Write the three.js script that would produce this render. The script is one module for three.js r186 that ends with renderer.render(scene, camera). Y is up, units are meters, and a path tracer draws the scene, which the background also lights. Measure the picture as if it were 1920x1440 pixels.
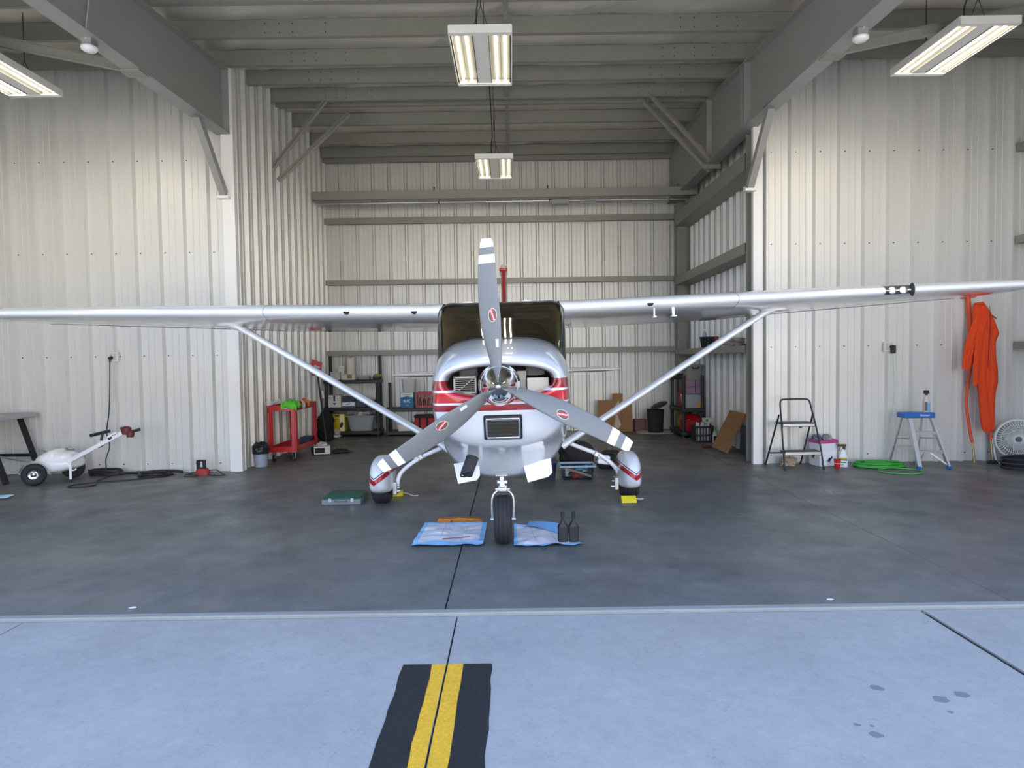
import * as THREE from 'three';
import { RoundedBoxGeometry } from 'three/addons/geometries/RoundedBoxGeometry.js';
import { mergeGeometries, mergeVertices, toCreasedNormals } from 'three/addons/utils/BufferGeometryUtils.js';
import { RectAreaLightUniformsLib } from 'three/addons/lights/RectAreaLightUniformsLib.js';
import { createNoise3D, createNoise4D } from 'simplex-noise';

// ---------------------------------------------------------------- camera, sky, sun, exposure
RectAreaLightUniformsLib.init();
const scene = new THREE.Scene();
const renderer = new THREE.WebGLRenderer({ antialias: true });
renderer.toneMapping = THREE.LinearToneMapping;
renderer.toneMappingExposure = 2.1;
renderer.shadowMap.enabled = true;
const camera = new THREE.PerspectiveCamera(60.28, 4 / 3, 0.05, 300);
camera.position.set(0, 1.565, 0);
camera.rotation.set(-0.0379, 0, -0.0143, 'XYZ');
scene.add(camera);

let seed = 7;
const rnd = () => { seed = (seed * 1664525 + 1013904223) >>> 0; return seed / 4294967296; };
const rr = (a, b) => a + (b - a) * rnd();
const noise3 = createNoise3D(rnd), noise4 = createNoise4D(rnd);
const fbm = (x, y, z, o = 4) => { let s = 0, a = 0.5, f = 1; for (let i = 0; i < o; i++) { s += a * noise3(x * f, y * f, z * f); a *= 0.5; f *= 2.03; } return s; };

{ // clear blue sky, pale at the horizon, the same all round
  const W = 64, Hh = 128, d = new Float32Array(W * Hh * 4);
  for (let j = 0; j < Hh; j++) for (let i = 0; i < W; i++) {
    const el = ((j + 0.5) / Hh - 0.5) * Math.PI, s = Math.max(0, Math.sin(el)), k = Math.pow(1 - s, 2.2), o = (j * W + i) * 4;
    d[o] = 0.40 + 0.78 * k; d[o + 1] = 0.66 + 0.74 * k; d[o + 2] = 1.26 + 0.5 * k; d[o + 3] = 1;
  }
  const t = new THREE.DataTexture(d, W, Hh, THREE.RGBAFormat, THREE.FloatType);
  t.mapping = THREE.EquirectangularReflectionMapping; t.magFilter = THREE.LinearFilter; t.minFilter = THREE.LinearFilter; t.colorSpace = THREE.LinearSRGBColorSpace; t.needsUpdate = true;
  scene.background = t; scene.environment = t; scene.backgroundIntensity = 1.0; scene.environmentIntensity = 1.0;
}
const sun = new THREE.DirectionalLight(new THREE.Color(1.0, 0.92, 0.80), 18.0);
sun.position.set(-9, 34, -24); sun.target.position.set(0, 0, 6);
sun.castShadow = true; sun.shadow.mapSize.set(2048, 2048);
Object.assign(sun.shadow.camera, { left: -45, right: 45, top: 45, bottom: -45, near: 1, far: 120 });
scene.add(sun, sun.target);

// ---------------------------------------------------------------- helpers
const V = (x, y, z) => new THREE.Vector3(x, y, z);
const lin = (r, g, b) => new THREE.Color().setRGB(r, g, b);
const names = {};
const numbered = (n) => { const k = names[n] = (names[n] ?? -1) + 1; return k ? n + '_' + String(k).padStart(3, '0') : n; };
function boxUV(g) {
  g = g.index ? g.toNonIndexed() : g;
  if (!g.attributes.normal) g.computeVertexNormals();
  const p = g.attributes.position, uv = new Float32Array(p.count * 2), a = V(0, 0, 0), b = V(0, 0, 0), c = V(0, 0, 0);
  for (let i = 0; i < p.count; i += 3) {
    a.fromBufferAttribute(p, i); b.fromBufferAttribute(p, i + 1); c.fromBufferAttribute(p, i + 2);
    const n = b.clone().sub(a).cross(c.clone().sub(a)), ax = Math.abs(n.x), ay = Math.abs(n.y), az = Math.abs(n.z);
    for (let k = 0; k < 3; k++) {
      const x = p.getX(i + k), y = p.getY(i + k), z = p.getZ(i + k);
      if (ax > ay && ax > az) { uv[2 * (i + k)] = z; uv[2 * (i + k) + 1] = y; } else if (ay > az) { uv[2 * (i + k)] = x; uv[2 * (i + k) + 1] = z; } else { uv[2 * (i + k)] = x; uv[2 * (i + k) + 1] = y; }
    }
  }
  g.setAttribute('uv', new THREE.BufferAttribute(uv, 2)); return g;
}
function clean(g, keepUV) {
  if (g.index) g = g.toNonIndexed();
  for (const k of Object.keys(g.attributes)) if (!['position', 'normal', 'uv'].includes(k)) g.deleteAttribute(k);
  if (!g.attributes.normal) g.computeVertexNormals();
  return keepUV && g.attributes.uv ? g : boxUV(g);
}
function mesh(name, geos, mat, parent, keepUV = false) {
  const list = (Array.isArray(geos) ? geos : [geos]).map((g) => clean(g, keepUV));
  const m = new THREE.Mesh(list.length > 1 ? mergeGeometries(list) : list[0], mat);
  m.name = parent ? name : numbered(name); m.castShadow = m.receiveShadow = true;
  (parent ?? scene).add(m); return m;
}
function tag(o, label, category, group) { o.userData.label = label; o.userData.category = category; if (group) o.userData.group = group; return o; }
function thing(name, label, category, pos = [0, 0, 0], turn = 0, group) {
  const o = new THREE.Group(); o.name = numbered(name); o.position.set(...pos); o.rotation.y = turn; scene.add(o); return tag(o, label, category, group);
}
function struct(name, pos = [0, 0, 0]) { const o = new THREE.Group(); o.name = numbered(name); o.position.set(...pos); o.userData.kind = 'structure'; scene.add(o); return o; }
function sub(name, parent, pos = [0, 0, 0], rot = [0, 0, 0]) { const o = new THREE.Group(); o.name = name; o.position.set(...pos); o.rotation.set(...rot); parent.add(o); return o; }
function dup(src, pos, turn, label, group) {
  const r = src.clone(); r.name = numbered(src.name.replace(/_\d\d\d$/, '')); r.position.set(...pos); r.rotation.y = turn; r.userData = { ...src.userData };
  if (label) r.userData.label = label; if (group) r.userData.group = group; scene.add(r); return r;
}
const xf = (g, pos = [0, 0, 0], rot = [0, 0, 0], sc = [1, 1, 1]) => g.applyMatrix4(new THREE.Matrix4().compose(V(...pos), new THREE.Quaternion().setFromEuler(new THREE.Euler(...rot)), V(...sc)));
const box = (w, h, d, x = 0, y = 0, z = 0, rot) => xf(new THREE.BoxGeometry(w, h, d), [x, y, z], rot);
const rbox = (w, h, d, r, x = 0, y = 0, z = 0, rot, seg = 2) => xf(new RoundedBoxGeometry(w, h, d, seg, Math.min(r, w / 2.01, h / 2.01, d / 2.01)), [x, y, z], rot);
function rod(a, b, r0, r1 = r0, seg = 12) { // cylinder between two points
  const A = V(...a), B = V(...b), d = B.clone().sub(A), g = new THREE.CylinderGeometry(r1, r0, d.length(), seg, 1);
  return g.applyMatrix4(new THREE.Matrix4().compose(A.add(B).multiplyScalar(0.5), new THREE.Quaternion().setFromUnitVectors(V(0, 1, 0), d.normalize()), V(1, 1, 1)));
}
function bar(a, b, w, t, up = [0, 1, 0]) { // rectangular bar between two points, w along up x dir, t along up
  const A = V(...a), B = V(...b), d = B.clone().sub(A), L = d.length(), z = d.normalize(), x = V(...up).cross(z).normalize(), y = z.clone().cross(x);
  return new THREE.BoxGeometry(w, t, L).applyMatrix4(new THREE.Matrix4().makeBasis(x, y, z).setPosition(A.add(B).multiplyScalar(0.5)));
}
const tube = (pts, r, seg = 40, rad = 8, closed = false, ten = 0.5) => new THREE.TubeGeometry(new THREE.CatmullRomCurve3(pts.map((p) => V(...p)), closed, 'catmullrom', ten), seg, r, rad, closed);
const lathe = (pts, seg = 32, pos, rot) => xf(new THREE.LatheGeometry(pts.map((p) => new THREE.Vector2(...p)), seg), pos, rot);
const ball = (r, x, y, z, s = [1, 1, 1], seg = 16) => xf(new THREE.SphereGeometry(r, seg, Math.round(seg * 0.7)), [x, y, z], [0, 0, 0], s);
const torus = (R, r, x, y, z, rot, s1 = 8, s2 = 32) => xf(new THREE.TorusGeometry(R, r, s1, s2), [x, y, z], rot);
function poly(pts, depth, bevel = 0, pos, rot) { // extruded outline in xy, depth along +z
  const s = new THREE.Shape(pts.map((p) => new THREE.Vector2(...p)));
  return xf(new THREE.ExtrudeGeometry(s, { depth, bevelEnabled: bevel > 0, bevelSize: bevel, bevelThickness: bevel, bevelSegments: 2, curveSegments: 12 }), pos, rot);
}
function grid(nu, nv, f, closeU = false, withUV) { // surface from f(u,v) -> [x,y,z]
  const pos = [], uv = [], idx = [];
  for (let j = 0; j <= nv; j++) for (let i = 0; i <= nu; i++) { const p = f(i / nu, j / nv); pos.push(p[0], p[1], p[2]); uv.push(p[3] ?? i / nu, p[4] ?? j / nv); }
  for (let j = 0; j < nv; j++) for (let i = 0; i < nu; i++) { const a = j * (nu + 1) + i, b = a + 1, c = a + nu + 1, d = c + 1; idx.push(a, b, d, a, d, c); }
  const g = new THREE.BufferGeometry(); g.setAttribute('position', new THREE.Float32BufferAttribute(pos, 3)); g.setAttribute('uv', new THREE.Float32BufferAttribute(uv, 2)); g.setIndex(idx);
  g.computeVertexNormals();
  if (closeU) { const n = g.attributes.normal; for (let j = 0; j <= nv; j++) { const a = j * (nu + 1), b = a + nu, m = V(n.getX(a) + n.getX(b), n.getY(a) + n.getY(b), n.getZ(a) + n.getZ(b)).normalize(); n.setXYZ(a, m.x, m.y, m.z); n.setXYZ(b, m.x, m.y, m.z); } }
  return g;
}
function dtex(n, f, srgb = true, rep = 1) { // computed square texture, f(u,v) -> [r,g,b] 0..255, tiles over 1/rep metres
  const d = new Uint8Array(n * n * 4);
  for (let j = 0; j < n; j++) for (let i = 0; i < n; i++) { const c = f(i / n, j / n), o = (j * n + i) * 4; d[o] = c[0]; d[o + 1] = c[1]; d[o + 2] = c[2]; d[o + 3] = 255; }
  const t = new THREE.DataTexture(d, n, n); t.wrapS = t.wrapT = THREE.RepeatWrapping; t.magFilter = THREE.LinearFilter; t.minFilter = THREE.LinearMipmapLinearFilter; t.generateMipmaps = true;
  if (srgb) t.colorSpace = THREE.SRGBColorSpace; t.repeat.set(rep, rep); t.needsUpdate = true; return t;
}
const tn = (u, v, f, s, o = 4) => { const ca = Math.cos(u * 6.283185), sa = Math.sin(u * 6.283185), cb = Math.cos(v * 6.283185), sb = Math.sin(v * 6.283185); let r = 0, A = 0.5, R = f / 6.283185; for (let i = 0; i < o; i++) { r += A * noise4(ca * R + s, sa * R, cb * R - s, sb * R); A *= 0.5; R *= 2.03; } return r; };   // tiles seamlessly
function ctex(w, h, draw) {
  const c = document.createElement('canvas'); c.width = w; c.height = h; draw(c.getContext('2d'), w, h);
  const t = new THREE.CanvasTexture(c); t.colorSpace = THREE.SRGBColorSpace; t.anisotropy = 4; return t;
}
const M = (color, o = {}) => new THREE.MeshStandardMaterial({ color, roughness: 0.6, metalness: 0, side: THREE.DoubleSide, ...o });
const MP = (color, o = {}) => new THREE.MeshPhysicalMaterial({ color, roughness: 0.5, metalness: 0, side: THREE.DoubleSide, ...o });
const S = (hex) => new THREE.Color(hex);

// ---------------------------------------------------------------- materials
const galvT = dtex(256, (u, v) => { const n = tn(u, v, 12, 3, 3) * 9 + tn(u, v, 60, 8, 2) * 9; return [146 + n, 145 + n, 136 + n]; }, true, 1.3);
const mGalv = M(0xffffff, { map: galvT, roughness: 0.5, metalness: 0.15 });
const mGrayIron = M(lin(0.34, 0.335, 0.315), { roughness: 0.55, metalness: 0.1 });
const mPanel = MP(lin(0.70, 0.69, 0.65), { roughness: 0.48, metalness: 0.32, specularIntensity: 0.6 });
const mTrim = MP(lin(0.82, 0.81, 0.78), { roughness: 0.4, clearcoat: 0.2, clearcoatRoughness: 0.3 });
const mScrew = M(lin(0.08, 0.08, 0.085), { roughness: 0.5, metalness: 0.6 });
const mVinyl = MP(lin(0.60, 0.575, 0.51), { roughness: 0.36, metalness: 0.35 });
const mRoof = M(lin(0.4, 0.4, 0.4), { roughness: 0.7 });
const floorT = dtex(1024, (u, v) => { const a = tn(u, v, 7, 1, 5), b = tn(u, v, 22, 5, 4), c = tn(u, v, 160, 9, 2), k = 116 + a * 17 + b * 15 + c * 14; return [k * 0.985, k, k * 1.0]; }, true, 1 / 6);
const floorR = dtex(256, (u, v) => { const k = 110 + tn(u, v, 8, 2, 4) * 70; return [k, k, k]; }, false, 1 / 5);
const mFloor = M(lin(0.74, 0.74, 0.72), { map: floorT, roughnessMap: floorR, roughness: 1.0 });
const apronT = dtex(1024, (u, v) => { const a = tn(u, v, 6, 31, 5), b = tn(u, v, 40, 25, 4), c = tn(u, v, 220, 19, 2); let k = 200 + a * 13 + b * 9 + c * 10; const cr = Math.abs(tn(u, v, 9, 77, 6)); if (cr < 0.003) k -= 14; const st = tn(u, v, 34, 51, 2); if (st > 0.56) k -= (st - 0.56) * 260; return [k, k * 0.99, k * 0.965]; }, true, 1 / 5);
const mApron = M(lin(0.60, 0.60, 0.60), { map: apronT, roughness: 0.85 });
const mJoint = M(lin(0.025, 0.025, 0.026), { roughness: 0.9 });
const mBlack = M(lin(0.018, 0.018, 0.02), { roughness: 0.45 });
const mBlackMatte = M(lin(0.014, 0.014, 0.015), { roughness: 0.85 });
const mRubber = M(lin(0.022, 0.022, 0.024), { roughness: 0.75 });
const mChrome = M(lin(0.86, 0.87, 0.88), { roughness: 0.12, metalness: 1 });
const mSteel = M(lin(0.55, 0.55, 0.55), { roughness: 0.35, metalness: 0.9 });
const mAlu = M(lin(0.66, 0.67, 0.68), { roughness: 0.38, metalness: 0.85 });
const mWhite = MP(lin(0.82, 0.82, 0.82), { roughness: 0.35, clearcoat: 0.4, clearcoatRoughness: 0.2 });
const mCard = M(0xffffff, { roughness: 0.9, map: dtex(128, (u, v) => { const n = tn(u, v, 20, 4, 3) * 22 + Math.sin(u * 500) * 3; return [150 + n, 114 + n, 78 + n]; }, true, 2) });
const mRed = MP(lin(0.50, 0.012, 0.015), { roughness: 0.35, clearcoat: 0.5, clearcoatRoughness: 0.15 });

// ---------------------------------------------------------------- the setting
// floor: slabs separated by saw-cut joints; apron one step lower
{
  const floor = struct('floor');
  const zb = -14.45, zf = -4.1;
  const cuts = [-7.9, -0.44, 3.12, 7.5];
  for (let i = 0; i + 1 < cuts.length; i++) {
    const a = cuts[i] + (i === 1 ? 0.005 : 0.002), b = cuts[i + 1] - (i === 0 ? 0.005 : 0.002);
    mesh('slab', box(b - a, 0.2, zf - zb, (a + b) / 2, -0.1, (zf + zb) / 2), mFloor, floor);
  }
  mesh('joint_bed', box(15.3, 0.12, zf - zb, -0.2, -0.078, (zf + zb) / 2), mJoint, floor);
  const sill = struct('trim_1');
  mesh('threshold_lip', [rbox(13.4, 0.05, 0.05, 0.01, -0.2, -0.0275, -4.072)], M(lin(0.5, 0.5, 0.48), { map: apronT, roughness: 0.8 }), sill);
  mesh('threshold_track', [box(13.4, 0.02, 0.008, -0.2, -0.013, -4.1)], mGrayIron, sill);
  const apron = struct('floor_apron');
  const ac = [-30, -3.05, -0.36, 2.51, 30];
  const rows = [[-4.038, 1.2], [1.22, 8], [8.02, 16], [16.02, 60]];
  for (const [z0, z1] of rows) for (let i = 0; i + 1 < ac.length; i++) {
    const g = i === 2 ? 0.016 : 0.005, a = ac[i] + (i === 3 ? 0.016 : 0.005), b = ac[i + 1] - g;
    mesh('slab', box(b - a, 0.2, z1 - z0, (a + b) / 2, -0.125, (z0 + z1) / 2), mApron, apron);
  }
  mesh('joint_bed', box(60, 0.1, 64, 0, -0.085, 28), mJoint, apron);
  // dark drip stains
  for (const [x, z, r] of [[1.72, -3.09, 0.03], [1.95, -2.98, 0.034], [2.07, -3.02, 0.03], [1.92, -2.87, 0.014], [1.46, -2.78, 0.014], [1.5, -2.70, 0.026], [1.52, -2.77, 0.01], [1.66, -2.28, 0.022]]) mesh('drip_stain', poly(Array.from({ length: 12 }, (_, i) => { const a = i / 12 * 6.283, q = r * (1 + 0.35 * noise3(Math.cos(a), Math.sin(a), x * 9)); return [Math.cos(a) * q, Math.sin(a) * q * 0.9]; }), 0.0006, 0, [x, -0.0252, z], [-Math.PI / 2, 0, 0]), M(lin(0.19, 0.19, 0.21), { roughness: 0.8 }), apron);
  // taxi line: a yellow stripe edged in black, cut by the slab joint
  const line = tag(struct('taxi_line'), 'yellow taxi line edged in black painted on the apron', 'marking');
  const my = M(lin(0.95, 0.50, 0.025), { roughness: 0.8, map: dtex(256, (u, v) => { const k = 232 + tn(u, v, 30, 12, 4) * 34; return [k, k, k]; }, true, 1.5) });
  const mk = M(lin(0.022, 0.023, 0.026), { roughness: 0.75, map: dtex(256, (u, v) => { const k = 190 + tn(u, v, 24, 14, 4) * 90; return [k, k, k]; }, true, 1.5) });
  const stripe = (xa, xb, wob) => { // wavy painted edges
    const n = 60, z0 = -3.40, z1 = 7.9, L = [], R = [];
    for (let i = 0; i <= n; i++) { const t = i / n, z = z0 + (z1 - z0) * t * t; const w = (k) => wob * noise3(z * 4, k, 3) * 0.006; L.push([xa[0] + (xa[1] - xa[0]) * (z - z0) / 0.87 * 0.25 + w(xa[0] * 9), -z]); R.push([xb[0] + (xb[1] - xb[0]) * (z - z0) / 0.87 * 0.25 + w(xb[0] * 9), -z]); }
    return poly(L.concat(R.reverse()), 0.002, 0, [0, -0.0252, 0], [-Math.PI / 2, 0, 0]);
  };
  mesh('black_border', stripe([-0.588, -0.575], [-0.437, -0.43], 1), mk, line);
  mesh('yellow_stripe', stripe([-0.437, -0.43], [-0.3655, -0.3655], 0.4), my, line);
  mesh('yellow_stripe', stripe([-0.3545, -0.3545], [-0.274, -0.268], 0.4), my, line);
  mesh('black_border', stripe([-0.274, -0.268], [-0.126, -0.122], 1), mk, line);
}
// ribbed sheet metal: each sheet three ribs wide
const PITCH = 0.35, RH = 0.054;
function sheetGeo(w, h) { // profile along x, ribs rise towards +z
  const pr = [], n = Math.max(1, Math.round(w / PITCH));
  for (let i = 0; i < n; i++) {
    const o = i * PITCH;
    pr.push([o, 0], [o + 0.026, RH], [o + 0.056, RH], [o + 0.082, 0]);
    for (const c of [0.175, 0.265]) pr.push([o + c - 0.0095, 0], [o + c - 0.005, 0.007], [o + c + 0.005, 0.007], [o + c + 0.0095, 0]);
  }
  pr.push([n * PITCH, 0]);
  const pos = [];
  for (let i = 0; i + 1 < pr.length; i++) { const [x0, z0] = pr[i], [x1, z1] = pr[i + 1]; if (x0 >= w) break; const xe = Math.min(x1, w); pos.push(x0, 0, z0, xe, 0, z1, xe, h, z1, x0, 0, z0, xe, h, z1, x0, h, z0); }
  const g = new THREE.BufferGeometry(); g.setAttribute('position', new THREE.Float32BufferAttribute(pos, 3)); g.computeVertexNormals(); return g;
}
function sheetWall(name, x0, z0, len, turn, h0, h1, core = 0.06, screws = [0.12, 1.68, 3.15, 4.45]) { // runs from (x0,z0) along local +x, faces local +z
  const w = struct(name, [x0, 0, z0]); w.rotation.y = turn;
  mesh('wall_core', box(len, h1 - h0, core, len / 2, (h0 + h1) / 2, -core / 2 - 0.004), mPanel, w);
  const full = sheetGeo(PITCH * 3, h1 - h0);
  for (let x = 0; x < len - 0.02; x += PITCH * 3) {
    const g = x + PITCH * 3 <= len ? full : sheetGeo(len - x, h1 - h0);
    const m = mesh('sheet_panel', g.clone(), mPanel, w); m.position.set(x, h0, 0);
  }
  const sc = [];
  for (const y of screws) for (let x = 0.115; x < len; x += PITCH) sc.push(xf(new THREE.CylinderGeometry(0.009, 0.009, 0.012, 6), [x, y, 0.004], [Math.PI / 2, 0, 0]));
  if (sc.length) { const s = mesh('screw_heads', sc, mScrew, w); s.userData.kind = 'stuff'; }
  return w;
}
sheetWall('wall_left_front', -7.85, -9.53, 3.86, 0, 0, 6.1);
sheetWall('wall_right_front', 3.62, -9.53, 3.9, 0, 0, 6.1);
sheetWall('wall_left_alcove', -3.95, -9.58, 4.75, Math.PI / 2, 0, 6.1, 0.06, []);
sheetWall('wall_right_alcove', 3.82, -14.3, 4.72, -Math.PI / 2, 0, 6.1, 0.06, []);
sheetWall('wall_back', -4.0, -14.28, 7.9, 0, 0, 6.1, 0.06, []);
sheetWall('wall_right', 7.42, -9.6, 5.6, -Math.PI / 2, 0, 6.0);
sheetWall('wall_left', -7.75, -4.0, 5.6, Math.PI / 2, 0, 6.0);
{ // door side: header above the opening and jambs beside it
  const w = struct('wall_front');
  mesh('header', box(15.4, 1.4, 0.12, -0.16, 5.0, -4.03), mPanel, w);
  mesh('jamb', box(1.05, 4.6, 0.12, -7.35, 2.0, -4.03), mPanel, w);
  mesh('jamb', box(1.05, 4.6, 0.12, 7.02, 2.0, -4.03), mPanel, w);
}
{ // corner trims of the alcove mouth
  const t = struct('trim_2');
  mesh('corner_flashing', [box(0.17, 5.9, 0.012, -3.985, 2.95, -9.478), box(0.012, 5.9, 0.09, -3.904, 2.95, -9.522)], mTrim, t);
  const u = struct('trim_3');
  mesh('corner_flashing', [box(0.13, 4.86, 0.012, 3.53, 2.43, -9.478), box(0.012, 4.86, 0.09, 3.467, 2.43, -9.522)], mTrim, u);
}
// roof: purlins, sagging vinyl-faced insulation between them, sheeting above
const roofY = (Z) => Z < 11.2 ? 5.71 + 0.095 * (Z - 9.55) : 5.867 - 0.012 * (Z - 11.2);   // underside of the purlins
{
  const c = struct('ceiling');
  const zs = [4.3, 5.35, 6.38, 7.4, 8.36, 9.36, 10.16, 11.06, 11.34, 12.2, 13.2, 14.0];
  const PH = 0.215;
  const seg = [[-7.9, 7.6]];
  const wide = (Z) => Z < 9.5 ? [-7.8, 7.5] : [-3.95, 3.84];
  zs.forEach((Z) => {
    const [a, b] = wide(Z), y = roofY(Z), L = b - a, xm = (a + b) / 2;
    // Z-section: web, bottom flange towards the door with a lip, top flange
    mesh('purlin', [box(L, PH, 0.006, xm, y + PH / 2, -Z), box(L, 0.006, 0.06, xm, y + 0.003, -Z - 0.03), box(L, 0.02, 0.005, xm, y + 0.01, -Z - 0.06), box(L, 0.006, 0.06, xm, y + PH - 0.003, -Z + 0.03)], mGalv, c);
    if (Z > 6 && Z < 12) { // bolt holes at the laps
      const hs = []; for (const x of [-3.0, -2.82, -2.66, -2.25, 2.15, 2.32, 2.6, 2.85]) for (const dy of [0.05, 0.16]) hs.push(xf(new THREE.CylinderGeometry(0.009, 0.009, 0.004, 8), [x, y + dy, -Z + 0.004], [Math.PI / 2, 0, 0]));
      mesh('bolt_holes', hs, mScrew, c).userData.kind = 'stuff';
    }
  });
  for (let i = 0; i + 1 < zs.length; i++) {
    const Za = zs[i] + 0.01, Zb = zs[i + 1] - 0.01, [a, b] = wide(Math.max(zs[i], zs[i + 1] - 0.1)), k = i * 7.3, dark = i === 7;
    const g = grid(300, 12, (u, v) => {
      const Z = Za + (Zb - Za) * v, x = a + (b - a) * u, s = Math.sin(Math.PI * v), base = roofY(zs[i]) * (1 - v) + roofY(zs[i + 1]) * v + PH;
      const wr = noise3(x * 1.1 + v * 0.8, k, 1) * 0.025 + noise3(x * 7 + v * 4.5, k, v * 1.2) * 0.012 * (0.5 + 2.2 * Math.max(0, noise3(x * 0.7, k, 4)));
      return [x, base - s * (dark ? 0.02 : 0.075) * (1 + 0.4 * noise3(x * 0.5, k, 9)) + wr * (0.35 + 0.65 * s), -Z];
    });
    mesh('insulation_blanket', g, mVinyl, c);
  }
  // sheeting above, pitched with the purlins
  const sheet = (Z0, Z1, x0, x1) => { const y0 = roofY(Z0) + 0.3, y1 = roofY(Z1) + 0.3, g = new THREE.BoxGeometry(x1 - x0, 0.06, Math.hypot(Z1 - Z0, y1 - y0)); return xf(g, [(x0 + x1) / 2, (y0 + y1) / 2, -(Z0 + Z1) / 2], [Math.atan2(y1 - y0, Z1 - Z0), 0, 0]); };
  mesh('roof_sheeting', [sheet(3.9, 9.7, -7.95, 7.65), sheet(9.6, 11.25, -4.1, 4.0), sheet(11.15, 14.4, -4.1, 4.0)], mRoof, c);
  // sag straps under the purlins
  const st = [];
  for (let i = 2; i + 1 < zs.length; i++) st.push(bar([-0.02, roofY(zs[i]) + 0.2, -zs[i]], [-0.02, roofY(zs[i + 1]) + 0.02, -zs[i + 1]], 0.05, 0.004));
  mesh('sag_strap', st, mGalv, c);
}
// main frames: tapered rafters on columns
function rafter(name, x, side, zEnd) { // web plate in the yz plane, flanges below and above
  const r = struct(name);
  const Z0 = 4.2, Z1 = 9.5, lo = (Z) => Z < 9.5 ? 4.80 - 0.03 * (9.5 - Z) : 4.80, hi = (Z) => roofY(Z) - 0.005;
  const Zs = [Z0, 5.5, 7, 8.3, Z1].concat(zEnd > Z1 ? [11.2, zEnd] : []);
  mesh('web', xf(poly(Zs.map((Z) => [Z, lo(Z)]).concat(Zs.slice().reverse().map((Z) => [Z, hi(Z)])), 0.012, 0), [x - 0.006, 0, 0], [0, Math.PI / 2, 0]), mGrayIron, r);
  const fl = [];
  for (let i = 0; i + 1 < Zs.length; i++) { fl.push(bar([x, lo(Zs[i]), -Zs[i]], [x, lo(Zs[i + 1]), -Zs[i + 1]], 0.2, 0.014)); fl.push(bar([x, hi(Zs[i]) - 0.006, -Zs[i]], [x, hi(Zs[i + 1]) - 0.006, -Zs[i + 1]], 0.2, 0.012)); }
  mesh('flange', fl, mGrayIron, r);
  const stf = [[9.46, lo(9.46), hi(9.46)]]; if (zEnd > Z1) stf.push([9.62, 4.8, hi(9.62)], [11.25, 4.8, hi(11.25)]);
  mesh('stiffener', stf.map(([Z, a, b]) => box(0.19, b - a, 0.012, x, (a + b) / 2, -Z)), mGrayIron, r);
  return r;
}
rafter('rafter_beam', -4.03, -1, 9.5).userData.label = 'grey steel rafter over the wing side with the cart';
rafter('rafter_beam', 3.42, 1, 14.1).userData.label = 'grey steel rafter running to the back wall';
{ // columns
  const col = (x, z, w, d, h) => { const s = struct('steel_column'); mesh('web', box(0.012, h, d, x, h / 2, z), mGalv, s); mesh('flange', [box(w, h, 0.014, x, h / 2, z - d / 2), box(w, h, 0.014, x, h / 2, z + d / 2)], mGalv, s); return s; };
  col(3.56, -9.66, 0.2, 0.2, 4.78); col(3.60, -14.08, 0.2, 0.24, 4.79);
  // roof clip above the left trim
  const s = struct('column_clip'); mesh('clip_plate', [box(0.16, 0.2, 0.01, -4.03, 5.79, -9.44), box(0.01, 0.2, 0.1, -3.95, 5.79, -9.48)], mGalv, s);
}
function brace(name, a, b, w, t, label) { const s = struct(name); mesh('channel', [bar(a, b, w, t)], mGrayIron, s); if (label) s.userData.label = label; return s; }
{ // knee braces (box section with end plates)
  for (const x of [-4.03, 3.40]) {
    const s = struct('knee_brace');
    mesh('channel', bar([x, 4.77, -8.68], [x, 3.95, -9.44], 0.09, 0.1), mGrayIron, s);
    mesh('seat_plate', box(0.16, 0.035, 0.11, x, 3.90, -9.44), mTrim, s);
    mesh('end_plate', box(0.16, 0.012, 0.2, x, 4.775, -8.66), mGrayIron, s);
  }
  // wind braces in the alcove: pairs of angle iron from the side up to the ridge purlins
  for (const [x0, z0, y0, x1, z1, y1] of [[-3.9, -11.05, 4.77, -3.0, -11.06, 5.86], [-3.9, -11.3, 4.63, -2.75, -11.6, 5.84], [3.42, -11.2, 4.80, 2.35, -11.06, 5.87], [3.42, -11.4, 4.72, 2.3, -11.34, 5.87]]) {
    const s = struct('roof_brace'); mesh('angle_leg', [bar([x0, y0, z0], [x1, y1, z1], 0.09, 0.008), bar([x0, y0, z0], [x1, y1, z1], 0.008, 0.09)], mGalv, s);
  }
  { const s = struct('brace_plate'); mesh('plate', box(0.3, 0.09, 0.012, 3.42, 4.76, -11.28), mGalv, s); }
  // sloping struts from the rafters up to the roof at the side walls
  for (const [x0, z0, x1] of [[-4.1, -7.29, -7.66], [3.5, -7.12, 7.36]]) {
    const s = struct('diagonal_strut'); mesh('channel', [[0, 0.012, 0.1], [-0.05, 0.06, 0.008], [0.05, 0.06, 0.008]].map(([dy, w, h]) => bar([x0, 4.78 + dy, z0], [x1, 5.53 + dy, z0], w, h)), mGalv, s);
    mesh('end_plate', box(0.22, 0.012, 0.2, x0 + (x0 < 0 ? 0.05 : -0.05), 4.715, z0), mGalv, s);
  }
}
function girt(a, b, h = 0.2, d = 0.09, nx = 0, nz = 1) { // C channel lying flat against a wall, open side to the wall
  const s = struct('wall_girt'), A = V(...a), B = V(...b), n = V(nx, 0, nz);
  const off = (k) => [[A.x + n.x * k, A.y, A.z + n.z * k], [B.x + n.x * k, B.y, B.z + n.z * k]];
  const [p, q] = off(d);
  const up = (P, dy) => [P[0], P[1] + dy, P[2]];
  const [pm, qm] = off(d / 2);
  mesh('channel', [bar(p, q, 0.006, h), bar(up(pm, h / 2), up(qm, h / 2), d, 0.006), bar(up(pm, -h / 2), up(qm, -h / 2), d, 0.006)], mGalv, s);
  return s;
}
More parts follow.
